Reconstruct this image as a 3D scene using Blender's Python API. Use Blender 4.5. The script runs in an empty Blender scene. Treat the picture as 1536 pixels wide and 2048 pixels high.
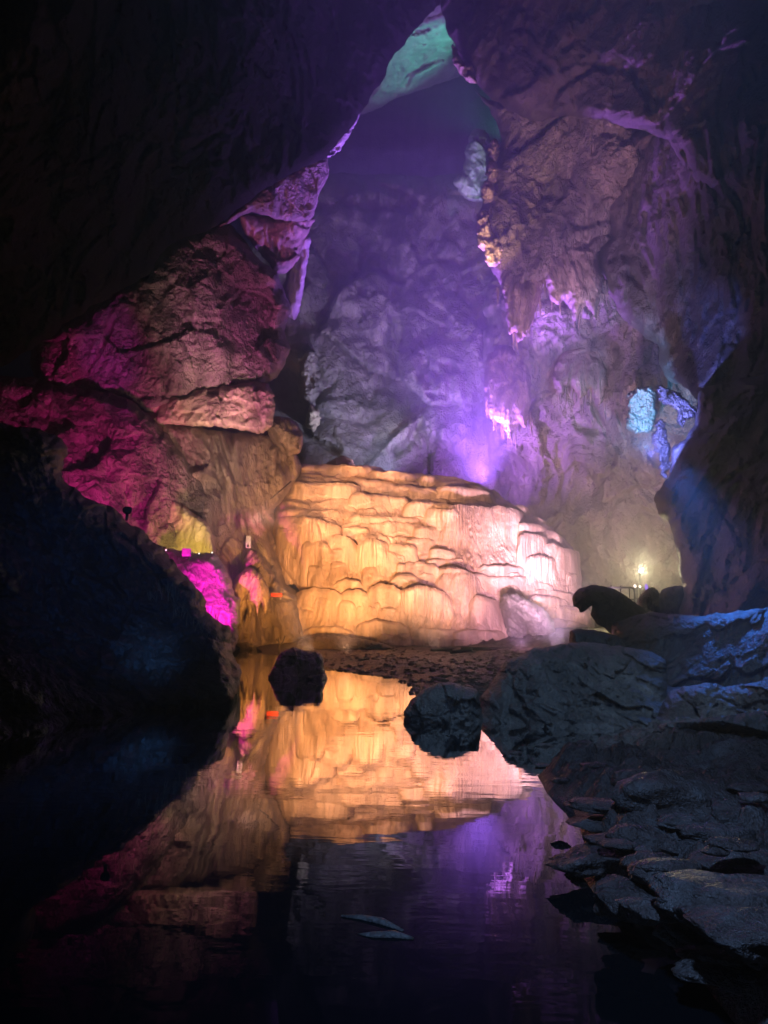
import bpy, math
import numpy as np
from mathutils import Matrix, Vector

# ------------------------------------------------------------------ camera
SC = bpy.context.scene
COL = SC.collection
F_PX = 1539.0                      # focal length in pixels of the 1536 x 2048 frame
PITCH, ROLL = math.radians(7.6), math.radians(0.9)
CAM = np.array([0.0, 0.0, 1.6])
cam_d = bpy.data.cameras.new("camera")
cam_d.sensor_fit = 'VERTICAL'
cam_d.angle = 2 * math.atan(1024 / F_PX)
cam_d.clip_start, cam_d.clip_end = 0.05, 400
cam_o = bpy.data.objects.new("camera", cam_d)
COL.objects.link(cam_o)
CM = Matrix.Rotation(math.pi / 2 + PITCH, 4, 'X') @ Matrix.Rotation(ROLL, 4, 'Z')
CM.translation = Vector(CAM)
cam_o.matrix_world = CM
SC.camera = cam_o

# ------------------------------------------------------------------ world: a cave, almost no daylight gets in
W = bpy.data.worlds.new("World")
SC.world = W
W.use_nodes = True
bg = W.node_tree.nodes['Background']
bg.inputs[0].default_value = (0.25, 0.35, 1.0, 1)
bg.inputs[1].default_value = 0.004
SC.view_settings.view_transform = 'Standard'
SC.view_settings.look = 'None'
SC.view_settings.exposure = 0.0
SC.view_settings.gamma = 1.0
SC.render.engine = 'CYCLES'
SC.cycles.use_denoising = True
SC.cycles.max_bounces = 4
SC.cycles.diffuse_bounces = 2
SC.cycles.glossy_bounces = 2
SC.cycles.use_adaptive_sampling = True
SC.cycles.adaptive_threshold = .02
SC.cycles.volume_bounces = 0
SC.cycles.sample_clamp_indirect = 4.0
SC.cycles.use_light_tree = True

# ------------------------------------------------------------------ picture <-> place
RM = np.array(CM.to_3x3())


def rays(px, py):
    px, py = np.asarray(px, float), np.asarray(py, float)
    d = np.stack([(px - 768) / F_PX, -(py - 1024) / F_PX, -np.ones_like(px)], -1)
    return d @ RM.T


def at(px, py, Y):
    d = rays(px, py)
    return CAM + d * (np.asarray(Y, float) / d[..., 1])[..., None]


def at_z(px, py, z=0.0):
    d = rays(px, py)
    return CAM + d * ((z - CAM[2]) / d[..., 2])[..., None]


def A(px, py, Y):
    return tuple(at(np.array([px]), np.array([py]), np.array([Y]))[0])


# ------------------------------------------------------------------ noise
_rng = np.random.RandomState(7)
_perm = np.concatenate([_rng.permutation(256)] * 3)
_grad = _rng.normal(size=(256, 3))
_grad /= np.linalg.norm(_grad, axis=1)[:, None]
_r4 = _rng.rand(256, 4)


def perlin(P):
    i = np.floor(P).astype(np.int64)
    f = P - i
    u = f * f * f * (f * (f * 6 - 15) + 10)
    i &= 255
    out = 0.0
    for a in (0, 1):
        wa = u[:, 0] if a else 1 - u[:, 0]
        pa = _perm[i[:, 0] + a]
        for b in (0, 1):
            wb = wa * (u[:, 1] if b else 1 - u[:, 1])
            pb = _perm[pa + i[:, 1] + b]
            for c in (0, 1):
                w = wb * (u[:, 2] if c else 1 - u[:, 2])
                g = _grad[_perm[pb + i[:, 2] + c]]
                out = out + w * (g[:, 0] * (f[:, 0] - a) + g[:, 1] * (f[:, 1] - b) + g[:, 2] * (f[:, 2] - c))
    return out * 1.6


def fbm(P, o=4, gain=.5, lac=2.03):
    s, a, t = 0, 1.0, 0
    for k in range(o):
        s = s + a * perlin(P + 17.3 * k)
        t += a
        a *= gain
        P = P * lac
    return s / t * 1.4


def ridged(P, o=4, gain=.5):
    s, a, t = 0, 1.0, 0
    for k in range(o):
        s = s + a * (1 - 2 * np.abs(perlin(P + 31.7 * k)))
        t += a
        a *= gain
        P = P * 2.07
    return s / t


def warp(P, s, a):
    return P + a * np.stack([perlin(P / s), perlin(P / s + 40.2), perlin(P / s + 81.9)], -1)


def facets(P, s, seed=0.0):
    """blocky rock: every cell of a warped cell pattern is a tilted plane; returns offset and nearness to a joint"""
    q = np.stack([P[:, 0] + .35 * P[:, 1], P[:, 2] + .2 * P[:, 1]], -1) / s + seed
    i = np.floor(q).astype(np.int64)
    b1 = np.full(len(q), 9e9)
    b2 = np.full(len(q), 9e9)
    h = np.zeros(len(q))
    for dx in (-1, 0, 1):
        for dy in (-1, 0, 1):
            c = i + (dx, dy)
            r = _r4[_perm[(_perm[c[:, 0] & 255] + c[:, 1]) & 255]]
            p = c + .15 + .7 * r[:, :2]
            e = q - p
            d = (e ** 2).sum(1)
            hh = (r[:, 2] - .5) * .8 + (r[:, 3] - .5) * 1.6 * e[:, 0] + (r[:, 0] - .5) * 1.6 * e[:, 1]
            n1 = d < b1
            b2 = np.where(n1, b1, np.minimum(b2, d))
            h = np.where(n1, hh, h)
            b1 = np.where(n1, d, b1)
    return h, np.sqrt(b2) - np.sqrt(b1)


def sm(x, a, b):
    t = np.clip((x - a) / (b - a), 0, 1)
    return t * t * (3 - 2 * t)


# displacement recipes: metres towards the viewer
def crag(s=4.0, amp=.6, fac=.5, vert=1.0, seed=0.0, fine=1.0):
    def f(P, t=None, X=None, Yp=None):
        Q = (P + seed) * (1, 1, vert)
        Q = warp(Q, s * .8, s * .35)
        d = fbm(Q / s, 5) * amp + ridged(Q / (s * .35), 4) * amp * .28
        if fac:
            h, j = facets(warp(P * (1, 1, .5 + .5 * vert) + seed, s * .5, s * .22), s * .62, seed)
            h2, j2 = facets(warp(P * (1, 1, .8) + seed * 1.7, s * .2, s * .09), s * .2, seed + 3)
            d = d + h2 * fac * .3 - .05 * fac * (1 - sm(j2, 0, .12))
            d = d + h * fac * 1.25 - .12 * fac * (1 - sm(j, 0, .10))
        c = ridged(Q * (1, 1, .8) / (s * .55) + 5.5, 3)
        d = d - amp * .55 * sm(c, .62, .95)
        return d + fine * amp * .20 * ridged(Q / (s * .10), 4, .6)
    return f


def flute(s=1.2, amp=.4, big=3.0, bigamp=.5, stretch=.16, lean=0.0, seed=0.0, crack=.25):
    def f(P, t=None, X=None, Yp=None):
        Q = P + seed
        Q = Q + np.stack([lean * Q[:, 2], 0 * Q[:, 2], 0 * Q[:, 2]], -1)
        Q = warp(Q * (1, 1, .6), big, big * .3)
        R = Q * (1, 1, stretch / .6)
        d = bigamp * fbm(Q / big, 4) + amp * ridged(R / s, 3) + amp * .35 * ridged(R / (s * .3), 3)
        c = ridged(Q * (1, 1, .35) / (big * .8) + 9.1, 3)
        return d - crack * sm(c, .55, .9) + .06 * amp * ridged(Q * 3 / s, 2)
    return f


# ------------------------------------------------------------------ mesh
def mesh_obj(name, V, faces, mat, parent=None, smooth=True, base=True, origin=None):
    V = np.asarray(V, float)
    if origin is None:
        origin = np.array([V[:, 0].mean(), V[:, 1].mean(), V[:, 2].min()]) if base else np.zeros(3)
    origin = np.asarray(origin, float)
    me = bpy.data.meshes.new(name)
    L = (V - origin).astype(np.float32)
    me.vertices.add(len(L))
    me.vertices.foreach_set("co", L.ravel())
    if isinstance(faces, np.ndarray):
        n, k = faces.shape
        me.loops.add(n * k)
        me.loops.foreach_set("vertex_index", faces.astype(np.int32).ravel())
        me.polygons.add(n)
        me.polygons.foreach_set("loop_start", np.arange(0, n * k, k, dtype=np.int32))
        me.polygons.foreach_set("loop_total", np.full(n, k, np.int32))
    else:
        tot = np.array([len(q) for q in faces], np.int32)
        me.loops.add(int(tot.sum()))
        me.loops.foreach_set("vertex_index", np.array([i for q in faces for i in q], np.int32))
        me.polygons.add(len(faces))
        me.polygons.foreach_set("loop_start", np.concatenate([[0], np.cumsum(tot)[:-1]]).astype(np.int32))
        me.polygons.foreach_set("loop_total", tot)
    me.update(calc_edges=True)
    me.validate()
    if smooth:
        me.polygons.foreach_set("use_smooth", np.ones(len(me.polygons), bool))
    me.materials.append(mat)
    o = bpy.data.objects.new(name, me)
    COL.objects.link(o)
    if parent is not None:
        o.parent = parent
        o.location = Vector(origin) - parent.location
    else:
        o.location = Vector(origin)
    return o


def tag(o, label, cat, group=None):
    o['label'] = label
    o['category'] = cat
    if group:
        o['group'] = group
    return o


def struct(o):
    o['kind'] = 'structure'
    return o


def empty(name, loc):
    o = bpy.data.objects.new(name, None)
    o.location = loc
    o.empty_display_size = .2
    COL.objects.link(o)
    return o


def seg_sdf(px, py, poly):
    """signed distance to a polygon, positive inside"""
    d = np.full(px.shape, 1e9)
    ins = np.zeros(px.shape, bool)
    n = len(poly)
    for k in range(n):
        x0, y0 = poly[k]
        x1, y1 = poly[(k + 1) % n]
        ex, ey = x1 - x0, y1 - y0
        t = np.clip(((px - x0) * ex + (py - y0) * ey) / (ex * ex + ey * ey + 1e-9), 0, 1)
        d = np.minimum(d, (px - x0 - t * ex) ** 2 + (py - y0 - t * ey) ** 2)
        c = ((y0 > py) != (y1 > py)) & (px < ex * (py - y0) / (ey if abs(ey) > 1e-9 else 1e-9) + x0)
        ins ^= c
    return np.where(ins, 1, -1) * np.sqrt(d)


def spline(poly, k=4):
    """round a coarse outline a little (Catmull-Rom)"""
    p = np.asarray(poly, float)
    n = len(p)
    out = []
    for i in range(n):
        a, b, c, d = p[i - 1], p[i], p[(i + 1) % n], p[(i + 2) % n]
        for j in range(k):
            t = j / k
            m1, m2 = (c - a) * .3, (d - b) * .3
            out.append((2 * t ** 3 - 3 * t ** 2 + 1) * b + (t ** 3 - 2 * t ** 2 + t) * m1
                       + (-2 * t ** 3 + 3 * t ** 2) * c + (t ** 3 - t ** 2) * m2)
    return np.array(out)


def tps(ctrl):
    c = np.array(ctrl, float)
    if len(c) < 3:
        v = c[:, 2].mean()
        return lambda x, y: np.full(np.shape(x), v)
    p, v = c[:, :2] / 300.0, c[:, 2]
    n = len(p)

    def U(r2):
        return np.where(r2 > 1e-12, r2 * np.log(np.maximum(r2, 1e-12)), 0)
    K = U(((p[:, None] - p[None]) ** 2).sum(-1)) + 1e-2 * np.eye(n)
    Pm = np.hstack([np.ones((n, 1)), p])
    M = np.block([[K, Pm], [Pm.T, np.zeros((3, 3))]])
    w = np.linalg.lstsq(M, np.concatenate([v, np.zeros(3)]), rcond=None)[0]

    def f(x, y):
        x, y = np.asarray(x) / 300.0, np.asarray(y) / 300.0
        s = w[n] + w[n + 1] * x + w[n + 2] * y
        for i in range(n):
            s = s + w[i] * U((x - p[i, 0]) ** 2 + (y - p[i, 1]) ** 2)
        r = .12 * (v.max() - v.min()) + .2
        return np.clip(s, v.min() - r, v.max() + r)
    return f


def relief(name, poly, ctrl, mat, disp, step=3.0, jag=(4, 26), roll=2.0, roll_px=40, back=4.0, closed=False,
           parent=None, rnd=True):
    """a mass of rock: outline and depth as surveyed from the viewpoint, edges that turn away, a body behind"""
    poly = spline(poly) if rnd else np.asarray(poly, float)
    x0, y0 = poly.min(0) - 14
    x1, y1 = poly.max(0) + 14
    xs = np.arange(x0, x1 + step, step)
    ys = np.arange(y0, y1 + step, step)
    gx, gy = np.meshgrid(xs, ys)
    nx, ny = len(xs), len(ys)
    X, Yp = gx.ravel(), gy.ravel()
    s = seg_sdf(X, Yp, poly)
    if jag[0]:
        q = np.stack([X / jag[1], Yp / jag[1], np.full_like(X, 3.3 + 7 * (abs(hash(name)) % 1) + poly[0, 0] * .01)], -1)
        s = s + jag[0] * fbm(q, 4)
    S = s.reshape(ny, nx)
    gyy, gxx = np.gradient(S, step)
    g = np.stack([gxx.ravel(), gyy.ravel()], -1)
    g /= np.maximum(np.linalg.norm(g, axis=1), .3)[:, None]
    out = (s < 0)
    mv = np.where(out, np.clip(-s, 0, step * 1.5), 0)
    X = X + g[:, 0] * mv
    Yp = Yp + g[:, 1] * mv
    idx = np.arange(nx * ny).reshape(ny, nx)
    quads = np.stack([idx[:-1, :-1], idx[1:, :-1], idx[1:, 1:], idx[:-1, 1:]], -1).reshape(-1, 4)
    pos = (s > 0)
    near = (s > -1.5 * step)
    quads = quads[(pos[quads].any(1)) & (near[quads].all(1))]
    used = np.unique(quads)
    re = np.full(nx * ny, -1)
    re[used] = np.arange(len(used))
    quads = re[quads]
    X, Yp, s = X[used], Yp[used], s[used]
    yc = tps(ctrl)(X, Yp)
    P0 = at(X, Yp, yc)
    t = np.clip(s / roll_px, 0, 1)
    d = disp(P0, t, X, Yp) if disp is not None else 0
    rl = roll * (1 - np.sqrt(np.maximum(0, 1 - (1 - t) ** 2)))
    Yf = yc + rl - d
    V = at(X, Yp, Yf)
    # border
    e = np.concatenate([quads[:, [0, 1]], quads[:, [1, 2]], quads[:, [2, 3]], quads[:, [3, 0]]])
    key = np.minimum(e[:, 0], e[:, 1]) * (len(used) + 1) + np.maximum(e[:, 0], e[:, 1])
    _, inv, cnt = np.unique(key, return_inverse=True, return_counts=True)
    be = e[cnt[inv] == 1]
    n = len(V)
    if closed:
        Yb = 2 * (yc + roll) - (yc + rl) + .5 * d + .02
        Vb = at(X, Yp, np.maximum(Yb, Yf + .02))
        Vall = np.vstack([V, Vb])
        fb = quads[:, ::-1] + n
        sk = np.stack([be[:, 1], be[:, 0], be[:, 0] + n, be[:, 1] + n], -1)
        F = np.vstack([quads, fb, sk])
    else:
        bv = np.unique(be)
        rb = np.full(n, -1)
        rb[bv] = np.arange(len(bv)) + n
        Vb = at(X[bv], Yp[bv], Yf[bv] + back)
        Vall = np.vstack([V, Vb])
        sk = np.stack([be[:, 1], be[:, 0], rb[be[:, 0]], rb[be[:, 1]]], -1)
        F = np.vstack([quads, sk])
    return mesh_obj(name, Vall, F.astype(np.int64), mat, parent)


def box_mesh(c, size, rz=0.0, bevel=.15):
    """a box with chamfered upright edges, returns verts, faces"""
    sx, sy, sz = np.array(size) / 2
    b = bevel * min(sx, sy)
    ring = [(-sx + b, -sy), (sx - b, -sy), (sx, -sy + b), (sx, sy - b), (sx - b, sy), (-sx + b, sy), (-sx, sy - b), (-sx, -sy + b)]
    V, F = [], []
    bz = bevel * sz
    for z, k in ((-sz, .92), (-sz + bz, 1), (sz - bz, 1), (sz, .92)):
        for x, y in ring:
            x, y = x * k, y * k
            V.append((c[0] + x * math.cos(rz) - y * math.sin(rz), c[1] + x * math.sin(rz) + y * math.cos(rz), c[2] + z))
    for r in range(3):
        for i in range(8):
            j = (i + 1) % 8
            F.append((r * 8 + i, r * 8 + j, r * 8 + 8 + j, r * 8 + 8 + i))
    F.append(tuple(range(7, -1, -1)))
    F.append(tuple(range(24, 32)))
    return np.array(V), F


def tube_mesh(pts, r, n=8):
    pts = [np.array(p, float) for p in pts]
    V, F = [], []
    rr = r if isinstance(r, (list, tuple)) else [r] * len(pts)
    for i, p in enumerate(pts):
        d = pts[min(i + 1, len(pts) - 1)] - pts[max(i - 1, 0)]
        d /= np.linalg.norm(d) + 1e-9
        a = np.cross(d, (0.31, 0.9, 0.2))
        a /= np.linalg.norm(a)
        b = np.cross(d, a)
        for k in range(n):
            w = 2 * math.pi * k / n
            V.append(p + rr[i] * (math.cos(w) * a + math.sin(w) * b))
    for i in range(len(pts) - 1):
        for k in range(n):
            m = (k + 1) % n
            F.append((i * n + k, i * n + m, (i + 1) * n + m, (i + 1) * n + k))
    F.append(tuple(range(n - 1, -1, -1)))
    F.append(tuple(range((len(pts) - 1) * n, len(pts) * n)))
    return np.array(V), F


def blob_mesh(c, r, seed, sub=18, amp=.22, flat=0.0):
    """a rough stone: displaced sphere grid"""
    u = np.linspace(0, 2 * math.pi, sub * 2, endpoint=False)
    v = np.linspace(0, math.pi, sub)
    D = []
    for b in v:
        for a in u:
            D.append((math.cos(a) * math.sin(b), math.sin(a) * math.sin(b), math.cos(b)))
    D = np.array(D)
    rs = np.random.RandomState(seed)
    k = np.ones(len(D))
    for _ in range(11):                       # cut flat faces
        nrm = rs.normal(size=3)
        nrm /= np.linalg.norm(nrm)
        h = rs.uniform(.55, .9)
        dd = D @ nrm
        k = np.minimum(k, np.where(dd > .05, h / np.maximum(dd, .05), 9))
    k = k * (1 + amp * fbm(D * 1.7 + seed * 3.1, 4)) + amp * .25 * ridged(D * 5 + seed, 3)
    V = D * k[:, None] * np.array(r)
    if flat:
        V[:, 2] = np.maximum(V[:, 2], -flat * r[2])
    V = V + np.array(c)
    n = sub * 2
    F = []
    for i in range(sub - 1):
        for j in range(n):
            m = (j + 1) % n
            F.append((i * n + j, (i + 1) * n + j, (i + 1) * n + m, i * n + m))
    return V, F


# ------------------------------------------------------------------ materials
def rock_mat(name, cols, scale=1.0, stretch=1.0, bump=.5, bdist=.15, rough=.75, spec=.35, vein=.5, wet=0.0):
    m = bpy.data.materials.new(name)
    m.use_nodes = True
    nt = m.node_tree
    N, L = nt.nodes, nt.links
    N.clear()
    out = N.new('ShaderNodeOutputMaterial')
    p = N.new('ShaderNodeBsdfPrincipled')
    L.new(p.outputs[0], out.inputs[0])
    geo = N.new('ShaderNodeNewGeometry')
    mp = N.new('ShaderNodeMapping')
    mp.inputs['Scale'].default_value = (scale, scale, scale * stretch)
    L.new(geo.outputs['Position'], mp.inputs[0])

    def noise(sc, det, ro, dist=0.0, src=mp):
        t = N.new('ShaderNodeTexNoise')
        t.inputs['Scale'].default_value = sc
        t.inputs['Detail'].default_value = det
        t.inputs['Roughness'].default_value = ro
        t.inputs['Distortion'].default_value = dist
        L.new(src.outputs[0], t.inputs['Vector'])
        return t
    n1 = noise(.45, 3, .6, .8)
    n2 = noise(2.6, 5, .68)
    n3 = noise(14, 2, .6)
    ramp = N.new('ShaderNodeValToRGB')
    e = ramp.color_ramp.elements
    while len(e) < len(cols):
        e.new(.5)
    for i, c in enumerate(cols):
        e[i].position = .28 + .44 * i / (len(cols) - 1)
        e[i].color = (*c, 1)
    mix = N.new('ShaderNodeMix')
    mix.data_type = 'FLOAT'
    mix.inputs[0].default_value = .5
    L.new(n1.outputs[0], mix.inputs[2])
    L.new(n2.outputs[0], mix.inputs[3])
    L.new(mix.outputs[0], ramp.inputs[0])
    # mineral streaks
    st = N.new('ShaderNodeMapping')
    st.inputs['Scale'].default_value = (scale * 3, scale * 3, scale * .35)
    L.new(geo.outputs['Position'], st.inputs[0])
    n4 = noise(.8, 3, .6, 0, st)
    mr = N.new('ShaderNodeMapRange')
    mr.inputs[1].default_value, mr.inputs[2].default_value = .35, .7
    mr.inputs[3].default_value, mr.inputs[4].default_value = 1 - vein * .5, 1 + vein * .45
    L.new(n4.outputs[0], mr.inputs[0])
    hs = N.new('ShaderNodeHueSaturation')
    L.new(ramp.outputs[0], hs.inputs['Color'])
    L.new(mr.outputs[0], hs.inputs['Value'])
    L.new(hs.outputs[0], p.inputs['Base Color'])
    ra = N.new('ShaderNodeMapRange')
    ra.inputs[3].default_value, ra.inputs[4].default_value = rough - .18 - wet, rough + .12
    L.new(n2.outputs[0], ra.inputs[0])
    L.new(ra.outputs[0], p.inputs['Roughness'])
    p.inputs['Specular IOR Level'].default_value = spec
    ad = N.new('ShaderNodeMath')
    ad.operation = 'MULTIPLY_ADD'
    ad.inputs[1].default_value = .55
    L.new(n3.outputs[0], ad.inputs[0])
    L.new(n2.outputs[0], ad.inputs[2])
    bp = N.new('ShaderNodeBump')
    bp.inputs['Strength'].default_value = bump
    bp.inputs['Distance'].default_value = bdist
    L.new(ad.outputs[0], bp.inputs['Height'])
    L.new(bp.outputs[0], p.inputs['Normal'])
    return m


def plain(name, col, rough=.5, metal=0.0, emit=None, es=0.0):
    m = bpy.data.materials.new(name)
    m.use_nodes = True
    nt = m.node_tree
    p = nt.nodes['Principled BSDF']
    p.inputs['Roughness'].default_value = rough
    p.inputs['Metallic'].default_value = metal
    n = nt.nodes.new('ShaderNodeTexNoise')
    n.inputs['Scale'].default_value = 9
    n.inputs['Detail'].default_value = 5
    g = nt.nodes.new('ShaderNodeNewGeometry')
    nt.links.new(g.outputs['Position'], n.inputs['Vector'])
    r = nt.nodes.new('ShaderNodeValToRGB')
    r.color_ramp.elements[0].position, r.color_ramp.elements[1].position = .3, .7
    r.color_ramp.elements[0].color = (*[c * .7 for c in col], 1)
    r.color_ramp.elements[1].color = (*[min(1, c * 1.15) for c in col], 1)
    nt.links.new(n.outputs[0], r.inputs[0])
    nt.links.new(r.outputs[0], p.inputs['Base Color'])
    if emit:
        p.inputs['Emission Color'].default_value = (*emit, 1)
        p.inputs['Emission Strength'].default_value = es
    return m


M_WALL = rock_mat('limestone', [(.10, .085, .075), (.26, .22, .18), (.40, .34, .28)], .5, .75, 1.0, .4, vein=.8)
M_ROOF = rock_mat('shaded_roof_limestone', [(.006, .006, .006), (.015, .0135, .0125), (.03, .026, .024)], .5, .75, .6, .35, .85, .05)  # limestone blackened so the unlit left roof stays in shade
M_CLIFF = rock_mat('shaded_wet_limestone', [(.012, .012, .012), (.040, .037, .035), (.09, .082, .075)], 1.0, .8, .7, .2, .6, .5)  # colour lowered to hold shade on the left cliff and near right wall
M_HIGH = rock_mat('shaded_brown_limestone', [(.05, .038, .035), (.12, .095, .085), (.20, .165, .14)], .5, .75, .7, .35, .8, .15)  # wall limestone darkened in place of shade on the right roof and wall
M_FAR = rock_mat('far_limestone', [(.10, .09, .085), (.24, .215, .19), (.36, .32, .27)], .3, .8, .8, .6, vein=.9)
M_FLUTE = rock_mat('draped_limestone', [(.13, .10, .08), (.33, .26, .20), (.50, .41, .32)], .8, .4, .9, .24, vein=.8)
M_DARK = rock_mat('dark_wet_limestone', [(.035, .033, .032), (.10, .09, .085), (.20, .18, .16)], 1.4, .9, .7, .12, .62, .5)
M_CREAM = rock_mat('cream_limestone', [(.30, .22, .14), (.52, .42, .29), (.66, .55, .40)], .6, .8, .8, .22, vein=.7)
M_PALE = rock_mat('pale_limestone', [(.22, .21, .20), (.45, .43, .40), (.62, .60, .56)], .8, .8, .6, .2)
M_FLOW = rock_mat('flowstone_calcite', [(.50, .34, .20), (.72, .54, .36), (.84, .70, .52)], .9, .16, .45, .07, .55, .45, .6)
M_FLOWB = rock_mat('flowstone_base_calcite', [(.34, .23, .14), (.55, .40, .27), (.70, .54, .38)], .8, .3, .5, .12, .6, .4, .4)
M_GREY = rock_mat('grey_green_rock', [(.20, .19, .14), (.42, .40, .32), (.60, .57, .48)], 1.6, .7, .8, .2)
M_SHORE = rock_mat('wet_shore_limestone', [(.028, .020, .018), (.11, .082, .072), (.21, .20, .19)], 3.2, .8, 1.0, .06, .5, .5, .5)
M_GRAVEL = rock_mat('gravel_mud', [(.04, .03, .025), (.10, .07, .055), (.20, .14, .10)], 5, 1, .9, .06, .55, .5)
M_RED = rock_mat('reddish_rock', [(.16, .07, .05), (.34, .16, .11), (.45, .25, .18)], .8, .6, .5, .2)

# ------------------------------------------------------------------ lamps of the show lighting, and unseen fill lamps added to it
def spot(name, loc, aim, col, watts, deg=60, blend=.6, radius=.15):
    l = bpy.data.lights.new(name, 'SPOT')
    l.color = col
    l.energy = watts
    l.spot_size = math.radians(deg)
    l.spot_blend = blend
    l.shadow_soft_size = radius
    o = bpy.data.objects.new(name, l)
    o.location = loc
    o.rotation_euler = (Vector(aim) - Vector(loc)).to_track_quat('-Z', 'Y').to_euler()
    COL.objects.link(o)
    return o


ORANGE, PEACH, PINK = (1, .47, .12), (1, .60, .34), (1, .58, .66)
PURPLE, MAGENTA, YELLOW = (.34, .10, 1), (1, .03, .42), (1, .72, .14)
BLUE, CYAN, TEAL, WARM = (.06, .22, 1), (.1, .62, 1), (.16, .9, .74), (1, .70, .45)

# flowstone: floods low on the shore in front of it, one fill higher up
spot('flood_orange', A(604, 1316, 22.4), A(600, 1120, 36.5), (1, .40, .09), 8500, 46, .8, .2)
spot('flood_peach', A(690, 1303, 25.5), A(720, 965, 40), (1, .48, .24), 8600, 62, .8, .2)
spot('fill_peach_centre', A(870, 1298, 27), A(870, 955, 41), (1, .52, .36), 5800, 64, .9, .2)  # second peach lamp, added to even out the light on the face
spot('fill_peach_high', A(500, 1040, 24), A(800, 965, 41.5), (1, .50, .32), 21000, 38, .9, .2)  # unseen lamp added above the shore to brighten the crest
spot('flood_pink', A(1040, 1292, 25), A(1030, 1000, 40), (.95, .46, .84), 7000, 68, .9, .2)
spot('flood_yellow', A(1205, 1278, 30.5), A(1140, 1220, 37.5), (1, .70, .12), 1500, 70, .9, .15)
# purple flood behind the crest of the flowstone, washing the great hall
spot('flood_purple', A(965, 968, 48.2), np.array(A(965, 968, 48.2)) + (-.12, -.38, 1), (.36, .13, 1), 105000, 104, 1, .9)
spot('flood_purple_wall', A(935, 966, 48.6), A(1000, 740, 55), (.40, .15, 1), 19200, 140, 1, .6)
spot('fill_grey_hall', A(775, 960, 49), A(700, 470, 64), (.60, .62, 1), 18200, 100, 1, .3)  # unseen cool lamp added to brighten the back wall
# right wall
spot('flood_mauve_right', A(1110, 1284, 25), A(1150, 830, 50), (.95, .56, .90), 30875, 56, .9, .3)
spot('flood_warm_right', A(1190, 1235, 42), A(1260, 950, 51), (1, .6, .35), 3800, 120, .7, .2)
spot('flood_mauve_high', A(1080, 1284, 25), A(1100, 440, 43), (.95, .52, .84), 32130, 40, .9, .3)
spot('flood_brown_high', A(1060, 1284, 25), A(1240, 170, 37), (1, .42, .34), 13650, 26, .9, .3)
# left wall
spot('flood_magenta_wall', A(380, 1285, 22.5), A(215, 900, 31.5), MAGENTA, 9600, 40, .9, .2)
spot('flood_magenta_block', A(330, 1295, 22.3), A(412, 1208, 28.3), (1, .012, .55), 9500, 26, .4, .15)
spot('flood_yellow_left', A(384, 1092, 29.4), A(380, 1050, 31.5), (1, .72, .15), 247, 130, .7, .1)
spot('flood_warm_left', A(620, 1310, 21.5), A(450, 910, 34), (1, .64, .52), 11700, 32, 1, .2)
spot('fill_cream_ledge', A(625, 1310, 21.5), A(440, 815, 33.2), (1, .74, .42), 10400, 13, .8, .1)  # narrow warm lamp added to bring up the cream ledge
spot('flood_violet_left', A(440, 1285, 22.5), A(505, 630, 36), (.85, .12, .58), 21000, 27, .9, .2)
spot('flood_tan_left', A(440, 1285, 22.5), A(365, 590, 34.5), (1, .66, .58), 8500, 16, .9, .2)
spot('flood_brown_left', A(440, 1285, 22.5), A(560, 390, 37), (1, .5, .45), 3900, 16, .9, .2)
spot('flood_purple_left', A(440, 1285, 22.5), A(220, 700, 33), (.45, .06, 1), 5000, 11, .8, .2)
# upper gallery
spot('flood_teal', A(1040, 285, 62), A(800, 100, 63), (.08, .9, .62), 13600, 62, .7, .3)
spot('flood_navy', A(800, 420, 72), A(800, 220, 92), (.3, .2, 1), 26000, 130, .8, .3)
spot('flood_teal_knob', A(900, 430, 51), A(955, 320, 56), (.55, .95, 1), 2420, 50, .6, .15)
spot('flood_amber_edge', A(960, 560, 40.5), A(982, 400, 43.5), (1, .6, .3), 1760, 70, .6, .15)
# blue niche on the right
spot('flood_cyan', A(1290, 900, 34), A(1285, 810, 39), (.02, .45, 1), 9000, 60, .7, .1)
spot('flood_blue_niche', A(1300, 910, 25), A(1345, 850, 30), (.16, .20, 1), 16000, 60, .7, .1)
# blue flood high on the near right wall, shining down on the shore
spot('flood_blue_beam', A(1352, 930, 19.5), A(1500, 1280, 13.5), (.04, .22, 1), 2400, 28, 1, .4)
# unseen blue lamps overhead and behind the viewer, set to tint the rocks
spot('flood_blue_bank', (3.0, 4.0, 12.0), A(1130, 1375, 12.5), (.36, .62, 1), 3120, 40, .9, .2)
spot('fill_blue_shore', (-.5, .5, 6.0), A(1350, 1620, 6), (.26, .48, 1), 1000, 76, .9, .2)  # weaker second lamp, added to lift the near shore
spot('flood_blue_cliff', (2.0, -1.0, 3.0), A(230, 1120, 14), BLUE, 3000, 20, 1, .2)
spot('fill_violet_boulder', (1.5, 11.0, 8.0), A(590, 1330, 19), (.62, .30, 1), 900, 16, 1, .1)  # unseen lamp added over the pool to bring out the boulder's facets
spot('flood_blue_patch', (2.0, -1.0, 3.2), A(292, 1310, 14.5), (.1, .35, 1), 6000, 5, 1, .1)

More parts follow.
